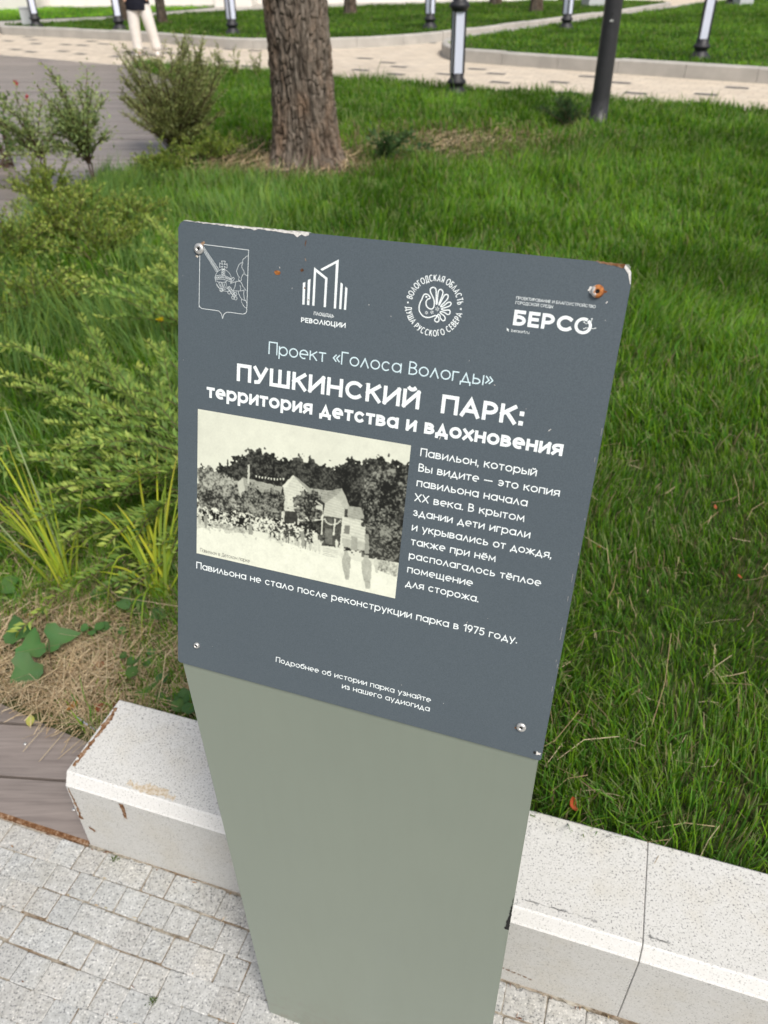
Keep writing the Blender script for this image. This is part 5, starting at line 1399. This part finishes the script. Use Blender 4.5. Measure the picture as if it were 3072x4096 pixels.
strap_clump('long_grass_tuft', (-1.22, 3.85), [(-.22, .18, .22, .14, .012), (-.08, .02, .12, .14, .011), (.14, -.12, .30, .03, .008), (-.12, .16, .24, .10, .010), (.05, .10, .26, .08, .008)], 'tuft of long blue-green arching grass blades in the left bed', [(.10, .19, .07), (.09, .17, .08)])
# two thin flower stalks
for k, (xy, t_) in enumerate([((-1.03, 1.93), (-1.25, 2.28, .42)), ((-1.12, 1.93), (-1.38, 2.06, .40))]):
    z = gz(*xy); root = empty('flower_stalk', (*xy, z), 0, ['pale green flower stalk leaning left above the sedge, the taller one', 'pale green flower stalk leaning left, cut by the left edge'][k], 'plant', 'flower stalks')
    V, F = [], []; tube(V, F, arc((0, 0, 0), (t_[0] - xy[0], t_[1] - xy[1], t_[2] - z), -.01, 9), .0035, .002, 6); mesh_obj('stalk', V, F, plain('pale_stalk', (.22, .28, .12), .6, .2), root, smooth=True)
    Lv = Leaves()
    for j in range(12): Lv.leaf(Vector((t_[0] - xy[0], t_[1] - xy[1], t_[2] - z)), Vector((random.gauss(-.3, 1), random.gauss(.2, 1), random.gauss(.3, .5))), Vector((0, 0, 1)), random.uniform(.015, .04), .007, jit((.25, .30, .06), .3))
    Lv.build('flower_head', MAT['leaf'], root)
# broad heart-shaped leaves
def broad_leaf(V, F, Cc, c_, size, yaw, tilt, col, lobes=True):
    O = [(0, 0), (.28, -.10), (.50, .06), (.46, .34), (.30, .40), (.22, .70), (0, 1.05), (-.20, .72), (-.32, .42), (-.48, .32), (-.50, .05), (-.28, -.10)]
    if not lobes: O = [(0, 0), (.3, -.06), (.5, .2), (.5, .5), (.36, .8), (0, .95), (-.36, .8), (-.5, .5), (-.5, .2), (-.3, -.06)]
    m_ = Matrix.Rotation(tilt, 3, 'X') @ Matrix.Rotation(yaw, 3, 'Z'); o_ = len(V); cen = Vector((0, .35, .0))
    V.append(tuple(Vector(c_) + m_ @ (cen * size))); Cc.append(tuple(x * 1.12 for x in col))
    for (a, b) in O:
        V.append(tuple(Vector(c_) + m_ @ (Vector((a, b, .34 * abs(a) + random.uniform(-.05, .05) - .16 * b * b)) * size))); Cc.append(tuple(x * random.uniform(.88, 1.08) for x in col))
    for k in range(len(O)): F.append((o_, o_ + 1 + k, o_ + 1 + (k + 1) % len(O)))
VINE = [((-1.035, 1.575, .07), .082, .5, .55), ((-0.955, 1.570, .07), .085, -1.35, .6), ((-0.975, 1.50, .075), .085, .15, .55), ((-0.965, 1.485, .07), .100, 2.5, .55)]
root = empty('vine', (-0.95, 1.50, gz(-.95, 1.5)), 0, 'creeping plant with four broad pointed green leaves over the dry straw', 'plant'); o_ = Vector(root.location)
V, F, Cc = [], [], []
for c_, s_, yw, tl in VINE: broad_leaf(V, F, Cc, Vector(c_) - o_, s_, yw, tl, jit((.095, .200, .065), .12))
mesh_obj('leaves', V, F, MAT['leaf'], root, cols=np.array(Cc), smooth=True)
V, F = [], []
for c_, s_, yw, tl in VINE: tube(V, F, arc((0.04, -.06, 0), Vector(c_) - o_, .01, 6), .0016, .0012)
mesh_obj('stems', V, F, MAT['bush_stem'], root)
for k, (xy, n_, sz, lb) in enumerate([((-0.85, 1.80), 5, .055, 'low plant with round green leaves between the two sedge clumps'), ((-0.75, 1.66), 5, .05, 'low round-leaved plant below the right sedge clump, beside the sign'), ((-1.17, 1.80), 6, .05, 'round-leaved plant under the left sedge at the picture edge'),
                                     ((-0.83, 1.61), 5, .032, 'small dark seedling in the straw right of the creeping plant'), ((-0.62, 1.42), 7, .04, 'leafy weed behind the free end of the granite kerb'), ((-0.70, 1.50), 6, .036, 'little weed in the straw, left of the one by the kerb end'), ((-0.52, 1.36), 8, .038, 'leafy weed tight against the back of the kerb beside the sign post'), ((-1.20, 1.66), 7, .045, 'round-leaved plant cut by the left edge, just above the creeper')]):
    z = gz(*xy); root = empty('round_leaf_plant', (*xy, z), 0, lb, 'plant', 'round-leaved plants'); V, F, Cc = [], [], []
    for j in range(n_): broad_leaf(V, F, Cc, Vector((random.gauss(0, sz * .7), random.gauss(0, sz * .7), random.uniform(.02, .06))), sz * random.uniform(.6, 1), random.uniform(0, 6.3), random.uniform(.05, .5), jit((.085, .180, .055), .2), False)
    mesh_obj('leaves', V, F, MAT['leaf'], root, cols=np.array(Cc), smooth=True)
# ground cover: small leaves and grass under the shrubs
def cover(n, poly, x0, x1, y0, y1, hz, L, name, cols):
    x, y = scatter(n, x0, x1, y0, y1, poly, False); Lv = Leaves(); dr = dryness(x, y)
    for a, b, q in zip(x, y, dr):
        if random.random() < q * .9: continue
        z = gz(a, b) + random.random() * hz; d = Vector((random.gauss(0, 1), random.gauss(0, 1), random.gauss(.25, .4)))
        Lv.leaf(Vector((a, b, z)), d, Vector((0, 0, 1)), L * random.uniform(.6, 1.3), L * .38, jit(random.choice(cols), .3))
    o_ = Lv.build(name, MAT['leaf'], None); tag(o_, kind='stuff')
BED3 = [(-1.10, 1.55), (-1.55, 1.78), (-2.1, 2.5), (-2.5, 3.6), (-2.65, 5.0), (-2.5, 6.2), (-2.25, 7.2), (-1.2, 7.2), (-1.3, 5.0), (-1.2, 4.0), (-.55, 3.2), (-.45, 2.0), (-.62, 1.6)]
BED4 = [(-1.75, 2.4), (-2.1, 2.5), (-2.5, 3.6), (-2.65, 5.0), (-2.5, 6.2), (-2.25, 7.2), (-1.7, 7.2), (-1.75, 6.0), (-1.95, 5.0), (-1.85, 4.0)]
cover(2600, BED3, -2.7, -.4, 1.5, 3.4, .08, .030, 'ground_cover', [(.085, .170, .035), (.110, .200, .045), (.14, .23, .055), (.07, .135, .035)])
cover(2600, BED4, -2.7, -1.2, 3.0, 7.4, .20, .045, 'ground_cover', [(.16, .24, .05), (.22, .30, .06), (.12, .19, .05)])
# yellow flowers beside the sign
for k, (x, y, z) in enumerate([(-1.10, 3.79, .22), (-1.085, 3.70, .22), (-1.045, 3.50, .22)]):
    root = empty('yellow_flower', (x, y, gz(x, y)), 0, ['small yellow flower left of the sign, topmost of three', 'small yellow flower left of the sign, the middle one of three', 'small yellow flower left of the sign, lowest of three'][k], 'flower', 'yellow flowers in the bed')
    V, F = [], []; tube(V, F, arc((0.03, 0, 0), (0, 0, z - gz(x, y)), 0, 5), .002, .0015); mesh_obj('stem', V, F, MAT['bush_stem'], root); Lv = Leaves()
    for j in range(14):
        a = j * .9; Lv.leaf(Vector((0, 0, z - gz(x, y) + .004 * (j % 3))), Vector((math.cos(a), math.sin(a), .35)), Vector((0, 0, 1)), .022, .013, jit((.75, .58, .02), .1))
    Lv.build('petals', MAT['petal'], root)

# ------------------------------------------------------------------ litter
def litter_leaf(name, loc, size, yaw, tilt, col, label, curl=.3, group=None):
    V, F, Cc = [], [], []; n = 8
    for i in range(n + 1):
        u_ = i / n; wv = math.sin(math.pi * min(1, u_ * .93 + .05)) ** .8 * .30
        for s_ in (-1, 0, 1): V.append((s_ * wv * size, (u_ - .5) * size, size * (curl * (u_ - .5) ** 2 + .25 * abs(s_) * wv + .04))); Cc.append(tuple(x * random.uniform(.8, 1.15) for x in col))
    for i in range(n):
        for k in range(2): F.append((i * 3 + k, i * 3 + k + 1, i * 3 + 4 + k, i * 3 + 3 + k))
    o_ = mesh_obj(name, V, F, MAT['petal'], None, True, np.array(Cc)); o_.location = loc; o_.rotation_euler = (tilt, 0, yaw); tag(o_, label, 'leaf', group); return o_
litter_leaf('fallen_leaf', (0.373, 0.915, 0.250), .030, .5, .9, (.48, .10, .04), 'curled orange-red leaf standing at the back edge of the granite kerb', .8)
litter_leaf('fallen_leaf', (-0.94, 1.335, 0.006), .036, .3, .15, (.50, .50, .14), 'pale yellow-green leaf on the corner of the boardwalk')
for k, (x, y, c_, lb) in enumerate([(-0.66, 1.28, (.22, .06, .03), 'dark red-brown leaf behind the free end of the kerb'), (-0.75, 1.35, (.24, .07, .03), 'reddish brown leaf in the straw beside the white stick'), (-0.83, 1.36, (.36, .17, .05), 'ochre leaf at the edge of the boardwalk in the straw'),
                                   (-0.99, 1.47, (.33, .08, .03), 'rust-red leaf half under the broad-leaved creeper'), (-0.70, 1.36, (.20, .07, .04), 'brown leaf near the kerb end, right of the stick'), (-0.80, 1.50, (.34, .16, .09), 'pale brown curled leaf in the middle of the straw patch'), (-1.06, 1.70, (.45, .3, .07), 'ochre-yellow leaf by the sedge foot at the left')]):
    litter_leaf('dry_leaf', (x, y, gz(x, y) + .016), random.uniform(.035, .05), random.uniform(0, 6), random.uniform(-.3, .3), c_, lb, .3, 'dry leaves on the straw')
for k, (x, y, lb) in enumerate([(1.03, 1.95, 'tiny red leaf scrap in the lawn right of the sign, upper'), (0.98, 1.62, 'tiny red leaf scrap in the lawn right of the sign, lower'), (0.62, 1.75, 'tiny orange leaf scrap in the grass close to the sign edge')]):
    litter_leaf('leaf_scrap', (x, y, gz(x, y) + .042), .016, k, .5, (.34, .09, .04), lb, .5, 'red leaf scraps in the lawn')
V, F = [], []; tube(V, F, [Vector((-.815, 1.33, .030)), Vector((-.775, 1.30, .034)), Vector((-.735, 1.272, .036))], .0022, .0022, 8)
V = [(x + .775, y - 1.3, z - .03) for x, y, z in V]
o_ = mesh_obj('plastic_stick', V, F, MAT['plastic_white'], None, True); o_.location = (-.775, 1.3, .03); tag(o_, 'thin white plastic stick lying on the straw beside the kerb end', 'stick')
# metal edging strip between boardwalk and setts, screws in boards
V = [kp(-1.6, .006, .0035), kp(-.004, .006, .0035), kp(-.004, -.004, .0035), kp(-1.6, -.004, .0035), kp(-1.6, .006, -.03), kp(-.004, .006, -.03), kp(-.004, -.004, -.03), kp(-1.6, -.004, -.03)]
o_ = mesh_obj('edging_strip', V, [(0, 3, 2, 1), (0, 1, 5, 4), (3, 7, 6, 2), (1, 2, 6, 5), (0, 4, 7, 3)], MAT['stain']); tag(o_, 'rusty metal edging strip between the boardwalk and the granite setts', 'edging')
for k, (x, y) in enumerate([(-0.745, 1.075), (-0.93, 1.265), (-1.02, 1.13)]):
    V, F = lathe([(.0045, 0), (.0042, .0010), (.001, .0014)], 12); o_ = mesh_obj('deck_screw', V, F, MAT['steel'], None, True); o_.location = (x, y, .0035); tag(o_, ['steel screw head in the front board beside the kerb', 'steel screw head in the second board from the setts', 'steel screw head in the front board near the left edge'][k], 'screw', 'deck screws')
# joint debris: brown crumbs and tiny moss along the joints
def crumbs():
    V, Q, Cc = [], [], []
    for k in range(420):
        s = random.uniform(-1.0, 2.0); n_ = random.choice([0.0, -.0578, -.1156, -.1734, -.2312, -.289, -.3468, -.4, -.46]) + random.gauss(0, .0018)
        if random.random() < .35: n_ = -abs(random.gauss(0, .004))
        a = random.choice([0, 0, 0, 1.57]) + random.gauss(0, .25); l_ = random.uniform(.003, .016); wv = random.uniform(.0012, .003)
        c_ = Vector(kp(s, n_, .0012)); d = Vector((KU.x, KU.y, 0)); p_ = Vector((KN.x, KN.y, 0)); dd = d * math.cos(a) + p_ * math.sin(a); pp = -d * math.sin(a) + p_ * math.cos(a); o_ = len(V)
        V += [c_ - dd * l_ / 2, c_ + pp * wv / 2 + Vector((0, 0, .0012)), c_ + dd * l_ / 2, c_ - pp * wv / 2]
        Q.append((o_, o_ + 1, o_ + 2, o_ + 3)); Cc += [jit(random.choice([(.28, .15, .07), (.38, .28, .16), (.16, .07, .04), (.46, .38, .26)]), .25)] * 4
    return V, Q, Cc
V, Q, Cc = crumbs(); tag(quad_mesh('joint_debris', np.array([tuple(v_) for v_ in V]), np.array(Q), MAT['straw'], cols=np.array(Cc)), kind='stuff')
for k, (s, n_) in enumerate([(.075, -.012), (.31, -.245)]):
    c_ = kp(s, n_, 0); Lv = Leaves()
    for j in range(22): Lv.leaf(Vector((random.gauss(0, .004), random.gauss(0, .004), 0)), Vector((random.gauss(0, .7), random.gauss(0, .7), 1)), Vector((0, 1, 0)), random.uniform(.006, .014), .0022, jit((.10, .16, .03), .3))
    o_ = Lv.build('moss_tuft', MAT['leaf'], None); o_.location = c_; tag(o_, ['tiny green tuft in the joint at the foot of the kerb', 'tiny green tuft in a sett joint left of the post'][k], 'plant', 'tufts in the joints')

# ------------------------------------------------------------------ lamps, pole
def square_ring(sz, z): return [(sz, sz, z), (-sz, sz, z), (-sz, -sz, z), (sz, -sz, z)]
def lamp(xy, z, rz, label, sc=1.0):
    root = empty('street_lamp', (xy[0], xy[1], z), rz, label, 'street lamp', 'street lamps with luminous columns')
    V, F = lathe([(.165, -.05), (.165, .0), (.150, .035), (.105, .085), (.088, .115), (.100, .140), (.118, .150), (.122, .175), (.104, .200), (.088, .212), (.088, .268), (.075, .270)], 24)
    mesh_obj('base', V, F, MAT['lampblack'], root, True)
    hh = .07
    for sx, sy in ((1, 0), (-1, 0), (0, 1), (0, -1)):
        V = []
        for zz in (.268, .945):
            for a, b in ((hh, -.054), (hh, .054), (hh - .02, .054), (hh - .02, -.054)):
                V.append((a * sx - b * sy, a * sy + b * sx, zz))
        mesh_obj('light_panel', V, [(0, 1, 5, 4), (1, 2, 6, 5), (2, 3, 7, 6), (3, 0, 4, 7), (0, 3, 2, 1), (4, 5, 6, 7)], MAT['opal'], root)
    bm = bmesh.new()
    for a in (-1, 1):
        for b in (-1, 1): add_box(bm, (a * .068, b * .068, .606), (.024, .024, .68), 0, .004)
    bm_obj('corner_bars', bm, MAT['lampblack'], root)
    V, F = lathe([(.06, .944), (.100, .946), (.100, .965), (.124, .985), (.128, 1.012), (.108, 1.040), (.085, 1.055), (.078, 1.10), (.070, 1.5), (.060, 2.6), (.058, 3.4)], 24)
    mesh_obj('upper_pole', V, F, MAT['lampblack'], root, True)
    V, F = lathe([(.06, 3.4), (.16, 3.44), (.20, 3.55), (.22, 3.95), (.24, 4.0), (.10, 4.15), (.02, 4.22)], 16)
    mesh_obj('lantern', V, F, MAT['opal'], root, True)
    return root
lamp0 = lamp((1.02, 11.50), 0.0, R(8), 'nearest lamp post with a white luminous column on the near lawn, centre right')
def dup(root, loc, rz, label):
    r_ = root.copy(); COL.objects.link(r_); r_.location = loc; r_.rotation_euler = (0, 0, rz); r_['label'] = label
    for ch in root.children:
        c_ = ch.copy(); COL.objects.link(c_); c_.parent = r_
    return r_
for (x, y, z, rz, lb) in [(4.92, 13.68, .15, R(-14), 'lamp post with a white column leaning over the right lawn, right of the dark pole'), (3.90, 18.9, .15, R(40), 'small lamp post by the side path just left of the dark pole'),
                          (1.11, 19.46, .15, R(45), 'far lamp post on the far lawn right of the thick trunk'), (-7.82, 21.02, .15, R(30), 'leftmost lamp post on the far lawn beside the grey box'),
                          (-5.63, 19.97, .15, R(20), 'far lamp post just left of the person'), (-2.97, 18.67, .15, R(45), 'far lamp post between the person and the thick trunk'), (9.67, 25.4, .15, R(20), 'farthest lamp post, a stub at the top right edge')]:
    dup(lamp0, (x, y, z), rz, lb)
pole = empty('pole', (2.36, 9.25, 0), 0, 'plain dark grey round steel pole standing in the near lawn at the right', 'pole')
V, F = lathe([(.135, -.05), (.135, .012), (.095, .016), (.093, .3), (.088, 1.2), (.075, 4.0), (.072, 5.2)], 32); mesh_obj('shaft', V, F, MAT['poleblack'], pole, True)
bm = bmesh.new(); add_box(bm, (-.020, -.0885, .99), (.035, .006, .018), 0, .002); bm_obj('plate', bm, MAT['steel'], pole)
bm = bmesh.new(); add_box(bm, (-.022, -.0885, 1.05), (.014, .006, .02), 0, .002); bm_obj('lock', bm, MAT['dark_hole'], pole)
shrub('dark_tuft', (2.05, 9.22), [(2.05 + random.gauss(-.1, .16), 9.2 + random.gauss(0, .12), random.uniform(.12, .34)) for k in range(24)], 'dark green leafy tuft at the foot of the dark pole', 'plant', [(.035, .075, .03), (.05, .095, .035)], (.06, .11, .04), .06, .012, .02, .02)
shrub('weed_clump', (0.02, 7.75), [(.02 + random.gauss(.12, .16), 7.75 + random.gauss(0, .12), random.uniform(.1, .28)) for k in range(16)], 'leafy weed clump at the right foot of the thick trunk', 'plant', [(.07, .13, .05), (.09, .16, .055)], (.12, .19, .07), .07, .03, .03, .02)

# ------------------------------------------------------------------ person
def skin_obj(name, joints, edges, mat, parent, sub=2):
    me = bpy.data.meshes.new(name); me.from_pydata([j[0] for j in joints], edges, [])
    ob = bpy.data.objects.new(name, me); COL.objects.link(ob)
    ob.modifiers.new('skin', 'SKIN'); s_ = ob.modifiers.new('sub', 'SUBSURF'); s_.levels = sub; s_.render_levels = sub
    for i, j in enumerate(joints):
        r_ = j[1]; r_ = (r_, r_) if not isinstance(r_, tuple) else r_
        me.skin_vertices[0].data[i].radius = r_
    me.skin_vertices[0].data[0].use_root = True
    bpy.context.view_layer.update()
    dg = bpy.context.evaluated_depsgraph_get(); m2 = bpy.data.meshes.new_from_object(ob.evaluated_get(dg)); bpy.data.objects.remove(ob)
    m2.materials.clear(); m2.materials.append(mat); m2.polygons.foreach_set("use_smooth", [True] * len(m2.polygons))
    o_ = bpy.data.objects.new(name, m2); COL.objects.link(o_); o_.parent = parent; return o_
per = empty('person', (-4.25, 16.45, 0.0), R(4), 'person in a navy top and loose white trousers standing on the cream path', 'person')
HIP = .90
J = [((0, 0, HIP), (.14, .10)), ((0, 0, 1.15), (.12, .085)), ((0, 0, 1.38), (.15, .09)), ((0, 0, 1.46), (.06, .055)), ((0, -.01, 1.52), (.05, .05)), ((0, -.02, 1.62), (.078, .092)), ((0, -.02, 1.72), (.05, .06)),
     ((-.17, 0, 1.40), .052), ((-.23, .02, 1.14), .043), ((-.20, -.08, .92), .032), ((-.19, -.11, .84), .024),
     ((.17, 0, 1.40), .052), ((.23, .02, 1.14), .043), ((.20, -.10, .93), .032), ((.19, -.13, .85), .024),
     ((-.10, 0, .84), .085), ((-.12, -.02, .48), .058), ((-.11, .02, .09), .040), ((-.12, -.13, .035), .035),
     ((.10, 0, .84), .085), ((.16, .0, .48), .058), ((.20, .04, .09), .040), ((.23, -.10, .035), .035)]
E_ = [(0, 1), (1, 2), (2, 3), (3, 4), (4, 5), (5, 6), (2, 7), (7, 8), (8, 9), (9, 10), (2, 11), (11, 12), (12, 13), (13, 14), (0, 15), (15, 16), (16, 17), (17, 18), (0, 19), (19, 20), (20, 21), (21, 22)]
skin_obj('body', J, E_, MAT['skin'], per)
def loft(rings, V, F, n=20):
    o_ = len(V)
    for (x, y, z, rx, ry) in rings:
        for k in range(n): V.append((x + rx * math.cos(2 * math.pi * k / n), y + ry * math.sin(2 * math.pi * k / n), z))
    for i in range(len(rings) - 1):
        for k in range(n):
            k2 = (k + 1) % n; F.append((o_ + i * n + k, o_ + i * n + k2, o_ + (i + 1) * n + k2, o_ + (i + 1) * n + k))
    F.append(tuple(o_ + k for k in range(n - 1, -1, -1))); F.append(tuple(o_ + (len(rings) - 1) * n + k for k in range(n)))
V, F = [], []
loft([(-.115, .01, .07, .095, .105), (-.118, .0, .14, .085, .10), (-.118, -.01, .30, .090, .10), (-.115, -.02, .48, .098, .108), (-.10, -.005, .66, .108, .118), (-.09, 0, .80, .110, .125), (-.07, 0, .92, .10, .12)], V, F)
loft([(.215, .03, .09, .095, .105), (.208, .03, .16, .085, .10), (.185, .01, .32, .090, .10), (.160, -.02, .48, .098, .108), (.125, -.005, .66, .108, .118), (.10, 0, .80, .110, .125), (.07, 0, .92, .10, .12)], V, F)
loft([(0, 0, .74, .10, .10), (0, 0, .80, .175, .13), (0, 0, .95, .17, .125)], V, F)
mesh_obj('trousers', V, F, MAT['cloth_white'], per, True)
V, F = [], []
loft([(0, 0, .715, .205, .155), (0, 0, .73, .215, .16), (0, 0, .90, .205, .155), (0, 0, 1.10, .185, .14), (0, 0, 1.28, .195, .135), (0, 0, 1.40, .185, .115), (0, 0, 1.46, .10, .085), (0, 0, 1.50, .065, .065)], V, F, 28)
for sx_ in (-1, 1):
    loft([(sx_ * .16, 0, 1.42, .07, .07), (sx_ * .205, .005, 1.34, .072, .072), (sx_ * .23, .015, 1.14, .062, .062), (sx_ * .225, -.03, 1.02, .055, .06), (sx_ * .205, -.085, .90, .046, .05)], V, F, 14)
mesh_obj('navy_top', V, F, MAT['cloth_dark'], per, True)
skin_obj('hair', [((0, .02, 1.66), (.088, .09)), ((0, .0, 1.73), (.07, .075)), ((0, .05, 1.58), (.07, .05))], [(0, 1), (0, 2)], MAT['hair'], per)
for sx_, x, y in ((-1, -.115, -.04), (1, .215, -.02)):
    skin_obj('shoe', [((x, y + .08, .045), .052), ((x + sx_ * .01, y - .05, .04), (.045, .05)), ((x + sx_ * .02, y - .13, .035), .036)], [(0, 1), (1, 2)], MAT['cloth_white'], per)

# ------------------------------------------------------------------ far background
bld = empty('building', (-4, 28.2, .15), 0, 'long cream stone building front with a pale plinth across the back', 'building')
bm = bmesh.new(); add_box(bm, (2, 3.0, 1.7), (22, 5, 3.4)); bm_obj('wall', bm, MAT['stone'], bld)
bm = bmesh.new(); add_box(bm, (1.8, .35, .21), (21.6, .3, .5), 0, .02); bm_obj('plinth', bm, MAT['stone_pale'], bld)
for x in (-6.55, -.2): bm = bmesh.new(); add_box(bm, (x, -.55, .24), (1.1, 1.5, .55), 0, .06); bm_obj('pedestal', bm, MAT['stone_pale'], bld)
for k in range(5):
    bm = bmesh.new(); add_box(bm, (-4 + k * 3.2, .49, 1.9), (1.3, .06, 1.5), 0, .01); bm_obj('window', bm, MAT['glass_dark'], bld)
for k, (x, y, s_, lb) in enumerate([(-8.22, 21.63, (.28, .26, .34), 'pale grey service box in the far lawn beside the leftmost lamp'), (5.97, 25.68, (.5, .4, .5), 'pale box at the top edge just left of the dark pole'), (9.95, 25.2, (.45, .3, .5), 'pale box with dark posts at the top right edge')]):
    bm = bmesh.new(); add_box(bm, (0, 0, s_[2] / 2), s_, 0, .015); root = empty('utility_box', (x, y, .14), R(20), lb, 'utility box', 'utility boxes')
    bm_obj('cabinet', bm, MAT['boxgrey'], root); bm = bmesh.new(); add_box(bm, (0, 0, s_[2] + .016), (s_[0] + .03, s_[1] + .03, .03), 0, .008); bm_obj('lid', bm, MAT['boxgrey'], root)
# clipped hedge and the car behind it at the far left
V = []
Lv = Leaves(); root = empty('hedge', (-13.2, 30.0, .1), 0, 'dark green hedge in the top left corner in front of the parked car', 'hedge')
for k in range(3500):
    Lv.leaf(Vector((random.uniform(-1.6, 1.6), random.uniform(-.35, .35), random.uniform(0, .55))), Vector((random.gauss(0, 1), random.gauss(0, 1), random.gauss(0, 1))), Vector((0, 0, 1)), .12, .07, jit(random.choice([(.03, .05, .02), (.05, .075, .025)]), .3))
Lv.build('foliage', MAT['leaf'], root)
car = empty('parked_car', (-15.0, 33.5, 0), R(8), 'grey-blue parked car in the top left corner behind the hedge', 'car')
prof = [(-2.1, .35), (-2.15, .65), (-2.0, .85), (-1.3, .95), (-.7, 1.40), (.7, 1.45), (1.4, 1.05), (2.05, .95), (2.15, .6), (2.1, .35)]
V = [(x, -.82, z) for x, z in prof] + [(x, .82, z) for x, z in prof]; n_ = len(prof)
F = [tuple(range(n_)), tuple(range(2 * n_ - 1, n_ - 1, -1))] + [(i, n_ + i, n_ + (i + 1) % n_, (i + 1) % n_) for i in range(n_)]
mesh_obj('body', V, F, MAT['car'], car)
for s_ in (-1, 1):
    mesh_obj('side_window', [(-1.05, s_ * .825, .98), (-.62, s_ * .825, 1.32), (.62, s_ * .825, 1.36), (1.15, s_ * .825, 1.02)], [(0, 1, 2, 3)], MAT['glass_dark'], car)
    for x in (-1.35, 1.35):
        wv, wf = lathe([(.15, -.1), (.31, -.1), (.33, -.06), (.33, .06), (.31, .1), (.15, .1)], 20); o_ = mesh_obj('wheel', wv, wf, MAT['tyre'], car, True); o_.location = (x, s_ * .76, .33); o_.rotation_euler = (R(90), 0, 0)
